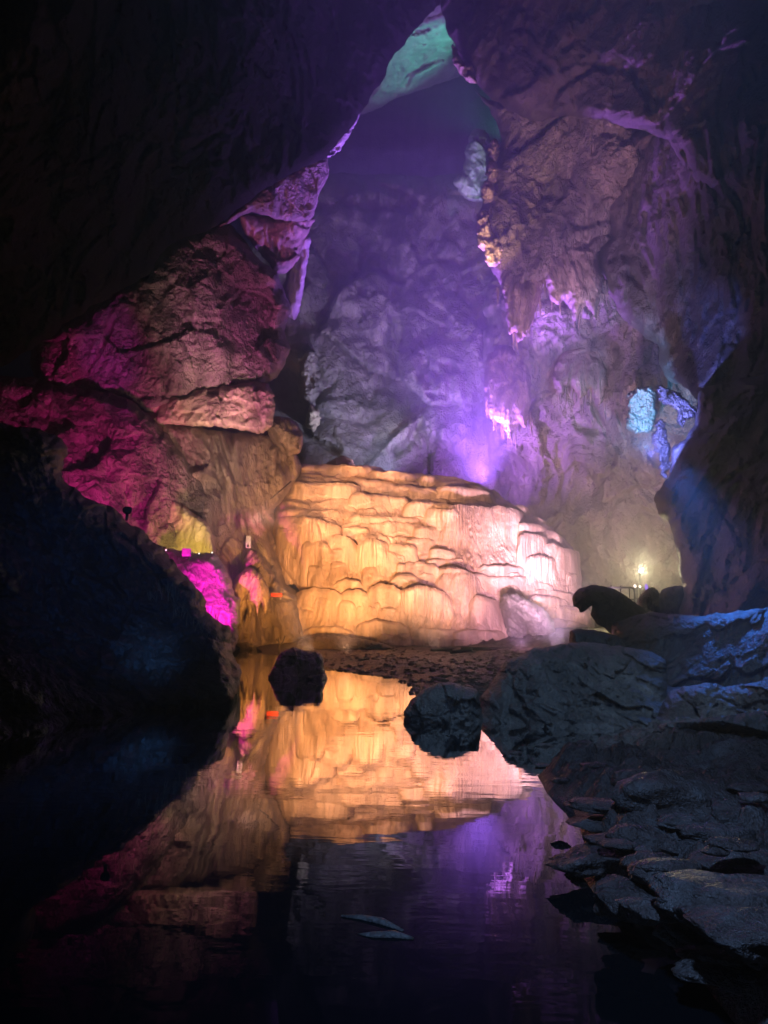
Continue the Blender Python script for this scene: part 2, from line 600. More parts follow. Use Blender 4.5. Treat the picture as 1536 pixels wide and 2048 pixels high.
# ------------------------------------------------------------------ water and ground
def water_mat():
    m = bpy.data.materials.new('still_water')
    m.use_nodes = True
    nt = m.node_tree
    N, L = nt.nodes, nt.links
    N.clear()
    out = N.new('ShaderNodeOutputMaterial')
    mix = N.new('ShaderNodeMixShader')
    dif = N.new('ShaderNodeBsdfDiffuse')
    dif.inputs[0].default_value = (.004, .006, .008, 1)
    gl = N.new('ShaderNodeBsdfGlossy')
    gl.inputs['Roughness'].default_value = .012
    gl.inputs[0].default_value = (1, 1, 1, 1)
    lw = N.new('ShaderNodeFresnel')
    lw.inputs[0].default_value = 1.33
    geo = N.new('ShaderNodeNewGeometry')
    mp = N.new('ShaderNodeMapping')
    mp.inputs['Scale'].default_value = (.55, 1.6, 1)
    mp.inputs['Rotation'].default_value = (0, 0, .25)
    L.new(geo.outputs['Position'], mp.inputs[0])
    n1 = N.new('ShaderNodeTexNoise')
    n1.inputs['Scale'].default_value = 2.4
    n1.inputs['Detail'].default_value = 3
    n1.inputs['Roughness'].default_value = .5
    L.new(mp.outputs[0], n1.inputs['Vector'])
    n2 = N.new('ShaderNodeTexNoise')
    n2.inputs['Scale'].default_value = .35
    n2.inputs['Detail'].default_value = 2
    L.new(geo.outputs['Position'], n2.inputs['Vector'])
    mr = N.new('ShaderNodeMapRange')
    mr.inputs[1].default_value, mr.inputs[2].default_value = .42, .62
    mr.inputs[3].default_value, mr.inputs[4].default_value = .10, 1
    L.new(n2.outputs[0], mr.inputs[0])
    mu = N.new('ShaderNodeMath')
    mu.operation = 'MULTIPLY'
    L.new(n1.outputs[0], mu.inputs[0])
    L.new(mr.outputs[0], mu.inputs[1])
    bp = N.new('ShaderNodeBump')
    bp.inputs['Strength'].default_value = 1
    bp.inputs['Distance'].default_value = .003
    L.new(mu.outputs[0], bp.inputs['Height'])
    for nd in (gl, lw):
        L.new(bp.outputs[0], nd.inputs['Normal'])
    pw = N.new('ShaderNodeMath')
    pw.operation = 'POWER'
    pw.inputs[1].default_value = 3.6
    L.new(lw.outputs[0], pw.inputs[0])
    ml = N.new('ShaderNodeMath')
    ml.operation = 'MULTIPLY'
    ml.use_clamp = True
    ml.inputs[1].default_value = 76
    L.new(pw.outputs[0], ml.inputs[0])
    mn = N.new('ShaderNodeMath')
    mn.operation = 'MINIMUM'
    mn.inputs[1].default_value = .92
    L.new(ml.outputs[0], mn.inputs[0])
    L.new(mn.outputs[0], mix.inputs[0])
    L.new(dif.outputs[0], mix.inputs[1])
    L.new(gl.outputs[0], mix.inputs[2])
    L.new(mix.outputs[0], out.inputs[0])
    return m


wv = np.array([(-45, -8, 0), (45, -8, 0), (45, 60, 0), (-45, 60, 0)], float)
struct(mesh_obj('water', wv, [(0, 1, 2, 3)], water_mat(), smooth=False))


def ground_sheet(name, shore_px, xr, yr, step, height, mat, z_under=-.6):
    """bank of ground: outline of the shore on the water, rising inland"""
    sh = at_z(np.array([p[0] for p in shore_px], float), np.array([p[1] for p in shore_px], float))[:, :2]
    return sh


def bank(name, poly_xy, step, zfun, mat):
    poly = np.asarray(poly_xy, float)
    x0, y0 = poly.min(0) - .3
    x1, y1 = poly.max(0) + .3
    xs, ys = np.arange(x0, x1, step), np.arange(y0, y1, step)
    gx, gy = np.meshgrid(xs, ys)
    X, Yv = gx.ravel(), gy.ravel()
    s = seg_sdf(X, Yv, poly)
    z = zfun(X, Yv, s)
    V = np.stack([X, Yv, z], -1)
    nx, ny = len(xs), len(ys)
    idx = np.arange(nx * ny).reshape(ny, nx)
    q = np.stack([idx[:-1, :-1], idx[:-1, 1:], idx[1:, 1:], idx[1:, :-1]], -1).reshape(-1, 4)
    q = q[(s[q] > -.5).all(1)]
    used = np.unique(q)
    re = np.full(nx * ny, -1)
    re[used] = np.arange(len(used))
    return mesh_obj(name, V[used], re[q], mat)


def shore(pts):
    a = np.array(pts, float)
    return [tuple(v) for v in at_z(a[:, 0], a[:, 1])[:, :2]]


# gravel spit between the pool and the flowstone
spit = shore([(560, 1309), (640, 1330), (700, 1345), (790, 1352), (822, 1372), (835, 1392), (900, 1420), (1010, 1432),
              (1300, 1445)]) + [(14, 11), (30, 14), (30, 44), (-8, 44)]


def spit_z(X, Y, s):
    P = np.stack([X, Y, 0 * X], -1)
    z = np.clip(s, -.6, 1.4) * .10 + .03 * fbm(P / .6, 4) + .05 * sm(s, .2, 1.2) * ridged(P / .35, 3)
    return z + sm(X, 2.5, 5) * (.22 * ridged(P / 1.3, 4, .6) + .10 * facets(np.stack([X, 0 * X, Y], -1), .7)[0]) + .55 * sm(X, 3.0, 9.0) * sm(s, .5, 5) + .25 * sm(Y, 30, 36)


struct(bank('gravel_bank', spit, .09, spit_z, M_GRAVEL))

# rocky shore at the lower right
near = shore([(1325, 1468), (1180, 1505), (1075, 1552), (1095, 1588), (1145, 1612), (1160, 1652), (1168, 1690), (1158, 1742),
              (1200, 1800), (1245, 1815), (1300, 1850), (1340, 1888), (1420, 1985), (1520, 2110)]) + \
    [(2.2, 1.2), (9, 1.2), (14, 5), (14, 12.5), (7.0, 11.6)]


def near_z(X, Y, s):
    P = np.stack([X, Y, 0 * X], -1)
    h, j = facets(np.stack([X, 0 * X, Y], -1) + .25 * np.stack([perlin(P * 1.3), 0 * X, perlin(P * 1.3 + 7)], -1), .55)
    h2, j2 = facets(np.stack([X, 0 * X, Y], -1) * (1, 1, 1.6) + .1 * np.stack([perlin(P * 4), 0 * X, perlin(P * 4 + 7)], -1), .2, 4)
    h3, j3 = facets(np.stack([X * .9, 0 * X, Y * 1.7], -1) + .05 * np.stack([perlin(P * 9), 0 * X, perlin(P * 9 + 7)], -1), .085, 9)
    z = np.clip(s, -.5, .25) * .9 + np.clip(s - .25, 0, 9) * .10
    z = z + sm(s, -.05, .35) * (.16 * h + .05 * h2 - .05 * (1 - sm(j, 0, .15)) + .07 * fbm(P / .6, 5) + .05 * ridged(warp(P * (1, 1.8, 1), .5, .2) / .22, 4, .6) + .03 * h3)
    return z


near_o = struct(bank('rocky_shore', near, .026, near_z, M_SHORE))

# ------------------------------------------------------------------ the cave itself
struct(relief('cave_wall_back', [(480, 335), (650, 345), (780, 352), (900, 350), (1010, 340), (1200, 400), (1300, 1000), (1260, 1260),
                                 (1000, 1260), (560, 1200), (480, 800)],
              [(560, 400, 64), (800, 380, 66), (1000, 400, 64), (600, 700, 60), (800, 700, 62), (1000, 700, 59), (1150, 900, 56),
               (600, 950, 57), (800, 950, 58), (1000, 1000, 56), (1200, 1200, 54)],
              M_FAR, lambda P, t, X, Y: crag(11, 1.5, 2.2, .6, 3.0)(P) + .8 * flute(2.0, .6, 7, .9, .25, seed=13, crack=.8)(P), 4, (7, 40), 5, 45, 12))
struct(relief('gallery_ceiling', [(690, -160), (1000, -160), (1050, 60), (960, 140), (880, 165), (800, 195), (735, 225), (640, 240), (620, 100)],
              [(880, 0, 54), (740, 210, 72), (930, 150, 72), (640, 100, 66), (1000, -100, 52)],
              M_PALE, crag(6, 1.0, .8, .8, 11.0), 4, (5, 30), 1.5, 18, 14))
struct(relief('gallery_wall_back', [(380, -300), (1250, -300), (1250, 460), (380, 460)], [(500, 0, 96), (1100, 0, 96), (800, 400, 92)],
              M_FAR, crag(10, 1.5, 1, 1, 5.0), 9, (0, 40), 0.1, 10, 3, rnd=False))

# right side
struct(relief('cave_wall_right', [(985, 540), (1080, 480), (1230, 430), (1400, 500), (1560, 700), (1560, 1250), (1380, 1240), (1180, 1215),
                                  (1060, 1120), (990, 1040), (950, 900), (955, 800), (965, 690)],
              [(1000, 600, 48), (960, 850, 53), (1000, 1030, 54), (1150, 700, 49), (1150, 950, 52), (1150, 1180, 51), (1300, 800, 45),
               (1300, 1100, 49), (1500, 800, 40), (1500, 1200, 44), (1250, 480, 46)],
              M_WALL, lambda P, t, X, Y: crag(5, 1.0, .7, .7, 1.0)(P) + .8 * flute(1.4, .35, 4, .5, .2, seed=3)(P), 3, (14, 40), 9, 130, 6))
struct(relief('cave_wall_right_upper', [(945, 175), (990, 205), (1100, 160), (1240, 200), (1300, 330), (1230, 430), (1225, 470), (1195, 490),
                                        (1200, 560), (1180, 640), (1120, 600), (1085, 570), (1040, 590), (1000, 570), (968, 500), (955, 450),
                                        (975, 370), (1000, 290), (990, 235)],
              [(960, 200, 45), (1000, 300, 44), (970, 480, 44), (1080, 560, 43), (1150, 400, 41.5), (1250, 300, 39), (1190, 600, 44)],
              M_WALL, lambda P, t, X, Y: crag(4.5, .7, .55, .75, 6.0)(P) + sm(Y, 380, 520) * flute(.9, .5, 4, .2, .12, seed=8)(P), 3, (7, 28), 2.5, 30, 8))
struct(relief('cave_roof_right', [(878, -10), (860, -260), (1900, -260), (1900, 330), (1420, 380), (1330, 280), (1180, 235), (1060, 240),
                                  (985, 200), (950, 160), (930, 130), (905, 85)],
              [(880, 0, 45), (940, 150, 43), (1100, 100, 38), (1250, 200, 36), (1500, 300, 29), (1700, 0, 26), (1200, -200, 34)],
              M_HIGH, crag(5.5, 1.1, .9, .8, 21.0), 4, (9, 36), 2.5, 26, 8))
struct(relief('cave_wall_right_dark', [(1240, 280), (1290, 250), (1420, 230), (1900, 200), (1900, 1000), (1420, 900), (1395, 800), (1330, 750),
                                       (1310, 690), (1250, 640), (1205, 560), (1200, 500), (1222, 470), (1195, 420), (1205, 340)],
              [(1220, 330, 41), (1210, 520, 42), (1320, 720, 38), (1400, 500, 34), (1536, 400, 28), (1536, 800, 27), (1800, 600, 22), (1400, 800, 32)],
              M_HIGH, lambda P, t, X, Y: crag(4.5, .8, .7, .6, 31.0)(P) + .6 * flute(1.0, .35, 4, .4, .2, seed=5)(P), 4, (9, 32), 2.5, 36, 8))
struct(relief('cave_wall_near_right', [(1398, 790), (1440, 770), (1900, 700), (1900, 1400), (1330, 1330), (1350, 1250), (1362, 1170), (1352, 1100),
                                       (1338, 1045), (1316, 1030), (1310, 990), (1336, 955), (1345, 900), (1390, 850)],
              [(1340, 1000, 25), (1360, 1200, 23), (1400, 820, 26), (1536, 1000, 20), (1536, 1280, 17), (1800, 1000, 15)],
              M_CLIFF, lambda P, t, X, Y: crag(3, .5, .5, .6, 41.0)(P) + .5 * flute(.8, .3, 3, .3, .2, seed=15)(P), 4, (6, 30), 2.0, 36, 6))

# left side
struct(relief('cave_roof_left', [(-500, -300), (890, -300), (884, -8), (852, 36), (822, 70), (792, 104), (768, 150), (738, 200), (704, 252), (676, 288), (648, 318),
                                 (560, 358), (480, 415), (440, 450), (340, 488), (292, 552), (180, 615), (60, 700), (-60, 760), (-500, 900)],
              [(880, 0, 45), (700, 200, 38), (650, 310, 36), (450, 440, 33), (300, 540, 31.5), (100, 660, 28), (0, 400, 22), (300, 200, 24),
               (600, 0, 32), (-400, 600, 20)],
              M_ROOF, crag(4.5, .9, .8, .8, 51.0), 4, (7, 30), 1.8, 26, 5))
struct(relief('cave_wall_left', [(60, 690), (180, 605), (285, 545), (335, 480), (445, 440), (490, 480), (520, 520), (556, 545), (582, 622), (568, 660),
                                 (580, 700), (560, 745), (520, 775), (400, 800), (300, 830), (240, 800), (90, 790)],
              [(100, 730, 32.5), (300, 560, 34.6), (450, 470, 36.4), (560, 600, 36.5), (560, 740, 35.6), (400, 780, 34), (260, 790, 32.8), (400, 620, 34.4), (200, 690, 33)],
              M_WALL, lambda P, t, X, Y: crag(4, .55, .6, .7, 61.0)(P) + .3 * flute(1.1, .3, 4, .2, .2, seed=25)(P), 3, (6, 26), 2.5, 30, 6))
struct(relief('cave_wall_left_lower', [(-300, 740), (100, 760), (240, 790), (320, 850), (400, 960), (440, 1060), (450, 1150), (350, 1160), (180, 1140), (-300, 1100)],
              [(0, 800, 30), (200, 800, 32), (330, 900, 32), (430, 1080, 33), (300, 1080, 31), (100, 1000, 29), (-200, 900, 26)],
              M_WALL, lambda P, t, X, Y: crag(3.5, .45, .45, .7, 71.0)(P) + .6 * flute(.9, .3, 3, .3, .2, .35, seed=35)(P), 3, (6, 26), 1.5, 30, 6))
struct(relief('cave_wall_left_draped', [(250, 830), (350, 845), (450, 862), (530, 870), (590, 905), (602, 945), (572, 990), (548, 1030), (552, 1100), (575, 1170),
                                        (640, 1215), (640, 1290), (480, 1300), (430, 1230), (420, 1130), (390, 1040), (340, 960), (280, 900)],
              [(300, 870, 33), (450, 880, 34.5), (590, 930, 38), (540, 1040, 36.5), (460, 1000, 34), (400, 980, 33), (470, 1150, 33), (600, 1240, 35),
               (500, 1290, 33.5), (370, 960, 32.8)],
              M_FLUTE, lambda P, t, X, Y: flute(1.1, .26, 2.6, .7, .28, .28, seed=45, crack=.75)(P) + .7 * crag(2.4, .4, .4, .6, 46.0)(P), 2.5, (5, 24), 1.5, 22, 4))

# ------------------------------------------------------------------ named rock masses on the walls
tag(relief('rock_ledge', [(262, 805), (330, 790), (430, 775), (515, 762), (545, 780), (549, 812), (546, 842), (528, 866), (470, 858), (430, 852), (360, 850), (290, 845)],
           [(270, 800, 34.2), (400, 780, 33.8), (540, 770, 34.6), (280, 840, 33.2), (400, 850, 33.0), (540, 860, 33.8)], M_CREAM, crag(2.4, .35, .35, .8, 81.0), 2.2, (5, 18), .7, 16, 5),
    'cream rock ledge jutting from the magenta wall, with small dark holes at its tip', 'rock')
tag(relief('rock_slab', [(440, 452), (482, 414), (560, 355), (648, 308), (658, 345), (640, 385), (622, 440), (560, 440), (505, 425)],
           [(450, 450, 35), (640, 330, 38), (600, 420, 38)], M_WALL, crag(2.6, .3, .4, .8, 91.0), 2.5, (4, 20), .7, 14, 4),
    'brown leaning rock slab below the roof, its lower rim edged in violet light', 'rock')
tag(relief('rock_bulge', [(478, 428), (530, 432), (600, 425), (628, 440), (608, 480), (596, 520), (568, 548), (545, 540), (520, 505), (490, 470)],
           [(500, 440, 37), (600, 450, 39), (560, 530, 39)], M_FLUTE, crag(2.2, .4, .5, .8, 95.0), 2.5, (5, 18), 1.5, 26, 0, True),
    'dark hollowed rock knob hanging under the violet-edged slab', 'rock')
tag(relief('crusted_rock', [(648, 318), (660, 270), (680, 235), (700, 200), (735, 185), (722, 225), (700, 265), (688, 292)],
           [(660, 300, 39), (720, 200, 42)], M_PALE, crag(2.0, .3, .4, .8, 97.0), 2.5, (6, 16), 1.0, 14, 0, True),
    'pale crusted rock rim on the left edge of the high opening', 'rock')
tag(relief('rock_pillar', [(560, 620), (570, 560), (585, 500), (604, 462), (622, 480), (612, 540), (604, 600), (590, 640)],
           [(585, 560, 44)], M_PALE, flute(.7, .2, 2, .3, .2, seed=3), 2.5, (3, 18), 1.2, 14, 0, True),
    'pale grey-green sliver of rock behind the violet wall edge', 'rock')
tag(relief('rock_pillar', [(600, 800), (598, 740), (610, 700), (630, 700), (640, 740), (636, 790), (625, 815)],
           [(620, 760, 56)], M_FAR, crag(1.8, .5, .6, .6, 7.0), 2.5, (9, 22), 1.2, 14, 4),
    'grey rock column standing against the back wall, left side', 'rock')
tag(relief('round_rock', [(530, 850), (560, 832), (590, 842), (606, 870), (600, 905), (575, 912), (548, 890)],
           [(570, 870, 36)], M_FLUTE, crag(1.4, .25, .3, 1, 13.0), 2.5, (4, 16), 1.5, 30, 0, True),
    'rounded brown rock knob at the end of the cream ledge', 'rock')
tag(relief('round_rock', [(610, 830), (622, 812), (640, 820), (642, 845), (626, 862), (612, 852)],
           [(625, 840, 54)], M_CREAM, crag(1.2, .35, .4, 1, 15.0), 2.5, (6, 14), 1.2, 14, 3),
    'small tan rock knob beyond the ledge, above the flowstone crest', 'rock')
tag(relief('rock_mound', [(648, 945), (660, 922), (682, 911), (704, 920), (718, 945), (690, 952)],
           [(682, 925, 50)], M_RED, crag(1.6, .3, .3, 1, 16.0), 2.5, (3, 12), 1.2, 16, 0, True),
    'dark red rock hump behind the crest of the flowstone', 'rock')
tag(relief('fluted_rock', [(318, 1085), (325, 1040), (345, 1000), (365, 1010), (395, 1030), (418, 1050), (430, 1085), (428, 1125), (380, 1130), (325, 1125)],
           [(370, 1060, 31.2)], M_CREAM, flute(.5, .18, 2, .25, .25, seed=9), 2, (3, 16), .6, 14, 2),
    'yellow-lit fluted rock face above the magenta rock', 'rock')
tag(relief('rock_block', [(325, 1100), (380, 1102), (430, 1108), (448, 1130), (462, 1160), (470, 1190), (482, 1195), (478, 1240), (472, 1300), (440, 1320), (380, 1290), (320, 1200)],
           [(380, 1120, 28.8), (470, 1200, 28.6), (440, 1290, 27.4)], M_PALE, lambda P, t, X, Y: crag(1.3, .22, .2, .7, 17.0)(P) + .5 * flute(.35, .16, 2, .15, .25, seed=19)(P), 2, (5, 18), 1.2, 26, 0, True),
    'bright magenta-lit rock at the edge of the pool', 'rock')
tag(relief('stalactite_rock', [(462, 1180), (475, 1150), (500, 1134), (522, 1150), (540, 1185), (536, 1215), (530, 1232), (522, 1205), (514, 1236), (508, 1210), (500, 1250),
                               (493, 1215), (486, 1240), (480, 1255), (476, 1225)],
           [(500, 1190, 30.6)], M_CREAM, flute(.4, .18, 1.5, .2, .2, seed=29), 1.6, (2, 10), .9, 16, 0, True),
    'olive-yellow hanging rock with drip points beside the magenta rock', 'rock')
tag(relief('rock_cone', [(480, 1165), (490, 1115), (500, 1098), (515, 1102), (530, 1125), (560, 1165), (590, 1200), (560, 1205), (520, 1190)],
           [(510, 1140, 32)], M_FLUTE, flute(.4, .15, 1.5, .2, .25, -.5, seed=39), 2, (3, 14), .9, 20, 0, True),
    'brown fluted cone of rock under the white box', 'rock')

# right: hanging curtains
tag(relief('stalactite_curtain', [(998, 520), (1012, 490), (1050, 485), (1085, 500), (1088, 560), (1078, 600), (1066, 640), (1050, 672), (1036, 684), (1030, 662), (1018, 668), (1012, 620), (1002, 570)],
           [(1000, 490, 44.6), (1080, 490, 44.6), (1040, 560, 42.8), (1040, 680, 42.6)], M_FLUTE, flute(.5, .35, 3, .2, .07, seed=49), 2, (3, 10), .8, 18, 0, True),
    'long tapering stalactite curtain hanging from the right wall', 'stalactite')
tag(relief('stalactite_curtain', [(968, 760), (975, 710), (1010, 690), (1050, 705), (1062, 760), (1060, 820), (1050, 860), (1038, 845), (1020, 880), (1005, 850), (985, 840), (972, 820)],
           [(970, 700, 51.5), (1060, 700, 50.5), (1015, 780, 49), (1015, 880, 48.6)], M_FLUTE, flute(.6, .35, 3, .3, .08, seed=59), 2, (4, 12), .9, 18, 0, True),
    'broad fluted curtain below the tapering one, fading into purple haze', 'stalactite')
tag(relief('stalactite_curtain', [(1090, 560), (1100, 470), (1150, 440), (1215, 455), (1222, 478), (1196, 505), (1205, 580), (1190, 640), (1172, 610), (1150, 640), (1135, 600), (1110, 610)],
           [(1100, 440, 43), (1215, 440, 42.5), (1150, 530, 41.6), (1150, 640, 41.8)], M_FLUTE, flute(.6, .35, 3, .4, .10, seed=69), 2.2, (5, 14), .9, 18, 0, True),
    'wide pinkish curtain under a shelf, right of the tapering stalactite', 'stalactite')
tag(relief('stalactite_curtain', [(1105, 760), (1120, 700), (1160, 670), (1205, 700), (1215, 770), (1200, 810), (1180, 780), (1160, 800), (1140, 770), (1120, 790)],
           [(1110, 670, 50), (1210, 670, 49), (1160, 730, 47.6), (1160, 810, 47.4)], M_FLUTE, flute(.6, .35, 3, .4, .12, seed=79), 2.2, (6, 14), .9, 18, 0, True),
    'low rough curtain in the middle of the right wall', 'stalactite')
def drips(owner, spots_, Y, seed):
    r_ = np.random.RandomState(seed)
    for x, y in spots_:
        for _ in range(3):
            xx, yy = x + r_.uniform(-11, 11), y + r_.uniform(-12, 4)
            ln, rad = r_.uniform(16, 52), r_.uniform(.05, .13)
            n_ = 7
            pts = [A(xx + r_.uniform(-.8, .8), yy - 10 + (ln + 10) * i / (n_ - 1), Y + r_.uniform(-.3, .5)) if i == 0 else None for i in range(n_)]
            y0 = pts[0]
            m_ = Y / F_PX
            pts = [(y0[0] + .02 * r_.normal(), y0[1] + .02 * r_.normal(), y0[2] - (ln + 10) * m_ * i / (n_ - 1)) for i in range(n_)]
            rr = [rad * (1 - (i / (n_ - 1)) ** 1.3) * r_.uniform(.8, 1.15) + .008 for i in range(n_)]
            V, Fq = tube_mesh(pts, rr, 8)
            mesh_obj('drip_tip', V, Fq, M_FLUTE, owner)


for o in [o for o in bpy.data.objects if o.name.startswith('stalactite_curtain')]:
    lb = o['label']
    if lb.startswith('long'):
        drips(o, [(1036, 668), (1018, 640), (1058, 640), (1074, 600), (1006, 585)], 43.2, 1)
    elif lb.startswith('broad'):
        drips(o, [(976, 815), (990, 838), (1006, 850), (1022, 868), (1038, 845), (1054, 845)], 49.4, 2)
    elif lb.startswith('wide'):
        drips(o, [(1096, 560), (1112, 600), (1136, 596), (1154, 628), (1172, 606), (1190, 628), (1203, 570)], 42.4, 3)
    else:
        drips(o, [(1110, 765), (1124, 782), (1142, 768), (1162, 792), (1180, 778), (1198, 800), (1212, 770)], 48.2, 4)
tag(relief('rock_fin', [(905, 85), (925, 120), (945, 128), (950, 150), (955, 168), (940, 165), (922, 150), (905, 120)],
           [(930, 130, 42)], M_CREAM, crag(1.2, .25, .3, .8, 18.0), 2, (3, 12), .8, 12, 0, True),
    'small pale rock fin at the right edge of the teal-lit opening', 'rock')
for k, (x, y, w, h, Y) in enumerate([(988, 300, 10, 26, 43.6), (984, 345, 12, 28, 43.4), (976, 385, 14, 24, 43.2), (966, 440, 13, 22, 43.0), (972, 475, 18, 30, 42.8),
                                     (988, 505, 20, 30, 42.6)]):
    ang = np.linspace(0, 2 * math.pi, 12, endpoint=False)
    pl = [(x + w * math.cos(a), y + h * math.sin(a)) for a in ang]
    places = ['topmost', 'second from top', 'third from top', 'fourth from top', 'fifth from top', 'lowest']
    tag(relief('coral_growth', pl, [(x, y, Y)], M_CREAM, crag(.7, .3, .25, .8, 19.0 + k), 2, (5, 9), .8, 12, 0, True),
        'amber-lit knobbly cave coral on the right edge of the opening, %s' % places[k], 'cave coral', 'cave corals down the edge of the opening')
tag(relief('rock_tooth', [(905, 365), (925, 340), (932, 300), (940, 268), (955, 256), (975, 265), (988, 300), (985, 340), (975, 380), (965, 405), (935, 398)],
           [(950, 330, 57)], M_PALE, crag(3, .5, .7, .8, 20.0), 2, (4, 16), 2.0, 20, 0, True),
    'pale teal-lit rock tooth standing in the dark opening', 'rock')
tag(relief('rock_patch', [(1256, 860), (1256, 790), (1275, 775), (1305, 772), (1312, 800), (1310, 850), (1295, 868)],
           [(1285, 820, 38.5)], M_WALL, crag(1.6, .4, .4, .8, 22.0), 2, (7, 16), .7, 10, 3),
    'cyan-lit patch of rough rock left of the blue rocks', 'rock')
tag(relief('rock_hook', [(1318, 768), (1345, 782), (1375, 800), (1390, 822), (1385, 838), (1370, 838), (1366, 855), (1356, 845), (1345, 815), (1325, 805), (1315, 790)],
           [(1350, 810, 29.5)], M_WALL, crag(.9, .4, .5, .8, 23.0), 1.6, (8, 14), .6, 12, 0, True),
    'blue-lit hooked rock hanging from the dark right wall', 'rock')
tag(relief('rock_column', [(1306, 860), (1312, 842), (1325, 838), (1333, 860), (1338, 885), (1340, 905), (1340, 930), (1330, 955), (1318, 950), (1316, 915), (1308, 890)],
           [(1324, 900, 30)], M_WALL, crag(.7, .4, .5, .8, 24.0), 1.6, (9, 12), .6, 12, 0, True),
    'blue-lit knobbly rock column below the hooked rock', 'rock')

# ------------------------------------------------------------------ the flowstone
FS = empty('flowstone', A(820, 1290, 36))
FS.location.z = 0.0
tag(FS, 'huge terraced cream flowstone mound lit orange and pink above the pool', 'flowstone')
FY = tps([(560, 1290, 35.0), (700, 1295, 33.6), (850, 1295, 33.2), (1000, 1295, 33.6), (1180, 1290, 36.6), (545, 1100, 36.6), (700, 1130, 35.6),
          (850, 1130, 35.8), (1000, 1130, 35.8), (1150, 1130, 38.2), (600, 1020, 38.0), (750, 1020, 37.8), (900, 1020, 37.9), (1020, 1020, 38.6),
          (600, 940, 40.2), (750, 950, 40.2), (900, 965, 40.2), (1000, 990, 40.0)])
MOUND = spline([(592, 930), (700, 934), (850, 950), (960, 968), (1005, 996), (1055, 1026), (1112, 1064), (1152, 1104), (1164, 1180), (1186, 1240),
                (1190, 1290), (1120, 1300), (480, 1312), (480, 1265), (560, 1220), (600, 1185), (556, 1120), (544, 1050), (566, 985)])


def FD(px, py):
    """the dome under the sheets: rounded towards its crest and its right shoulder"""
    t = np.clip(seg_sdf(px, py, MOUND) / 60, 0, 1)
    return FY(px, py) + 1.2 * sm(py, 1290, 1200) * (1 - np.sqrt(np.maximum(0, 1 - (1 - t) ** 2.2)))


relief('mound', MOUND, [(800, 1100, 38)], M_FLOW, lambda P, t, X, Y: 38 - FD(X, Y) - .05 + flute(.45, .07, 2.5, .10, .10, seed=6, crack=.0)(at(X, Y, FD(X, Y))),
       2.4, (1.5, 20), 0.0, 22, .6, parent=FS, rnd=False)

LOBES = [
    # xl, xr, y top, y bottom, squareness of the top, tilt, fringe
    (590, 775, 930, 975, 5, 8, 0), (715, 885, 944, 980, 5, 9, 0), (835, 968, 955, 992, 4, 12, 0), (900, 1004, 972, 1016, 4, 12, 0),
    (566, 735, 965, 1040, 6, 4, 0), (690, 805, 960, 1012, 5, 8, 0), (778, 905, 974, 1020, 5, 8, 0), (868, 985, 974, 1025, 4, 6, 0),
    (652, 735, 983, 1042, 3.5, 2, 0), (695, 790, 987, 1046, 3.5, 4, 0), (765, 822, 993, 1042, 3, 5, 0),
    (803, 930, 1004, 1070, 4, 4, 0), (850, 935, 1017, 1110, 3, 2, .5), (880, 1002, 1010, 1138, 3.2, 4, 1), (966, 1046, 1013, 1128, 3, 6, .8),
    (1000, 1052, 1008, 1060, 3, 8, 0), (1030, 1084, 1032, 1080, 3, 8, 0), (1034, 1096, 1047, 1118, 3.5, 6, 0), (1086, 1128, 1062, 1130, 3, 8, 0),
    (1112, 1163, 1097, 1196, 3.2, 6, 0), (1076, 1130, 1087, 1178, 3, 4, .3), (1040, 1088, 1067, 1170, 2.6, 2, .9), (1052, 1118, 1110, 1172, 2.6, 2, .8),
    (546, 692, 1018, 1075, 5, 2, 0), (542, 642, 1034, 1170, 3.2, 2, .5), (600, 655, 1034, 1120, 3, 3, .2), (636, 688, 1047, 1174, 3, 2, .5),
    (560, 625, 1002, 1040, 3, 2, 0), (682, 846, 1032, 1086, 6, 5, 0), (686, 747, 1054, 1096, 4, 2, 0), (743, 850, 1044, 1104, 5, 3, 0),
    (830, 888, 1052, 1116, 3.5, 4, .2), (713, 787, 1068, 1126, 4, 3, 0), (808, 868, 1074, 1130, 3.2, 2, .2), (774, 840, 1088, 1156, 4, 2, 0),
    (858, 908, 1096, 1134, 4, 2, 0), (852, 928, 1116, 1156, 4.5, 2, 0), (648, 720, 1070, 1184, 2.0, 2, .3), (712, 777, 1077, 1182, 2.1, 2, .4),
    (600, 660, 1080, 1175, 2.2, 0, .4), (752, 810, 1103, 1178, 1.9, 2, .2), (803, 884, 1124, 1186, 2.8, 3, .2), (872, 940, 1134, 1190, 3, 3, .2),
    (772, 848, 1147, 1206, 2.1, 3, 0), (668, 720, 1157, 1196, 2.2, 2, 0), (580, 700, 1177, 1284, 2.6, 6, 0), (660, 762, 1180, 1284, 2.2, 4, 0),
    (728, 806, 1168, 1276, 2.1, 3, 0), (782, 908, 1172, 1254, 2.2, 8, 1), (872, 962, 1140, 1258, 2.3, 6, 1), (520, 600, 1215, 1298, 2.2, 0, 0),
    (824, 925, 1256, 1298, 6, 1, 0), (905, 1006, 1260, 1300, 5, 1, 0), (940, 1002, 1192, 1292, 2.2, 4, .2), (928, 1000, 1147, 1196, 2.4, 5, .2),
    (954, 1048, 1130, 1166, 4, 4, 0), (970, 1042, 1152, 1196, 4, 3, 0), (1028, 1066, 1152, 1200, 3.5, 2, 0), (1000, 1048, 1168, 1206, 2.4, 2, 0),
    (1058, 1114, 1164, 1202, 4, 2, 0), (1094, 1152, 1182, 1222, 4, 3, 0), (1062, 1150, 1192, 1250, 3, 5, 0), (1086, 1192, 1212, 1296, 2.8, 10, 0),
    (1082, 1150, 1236, 1296, 2.4, 3, 0), (1130, 1192, 1244, 1296, 2.4, 5, 0), (700, 830, 1240, 1298, 2.4, 3, 0), (600, 720, 1252, 1300, 2.6, 0, 0),
]


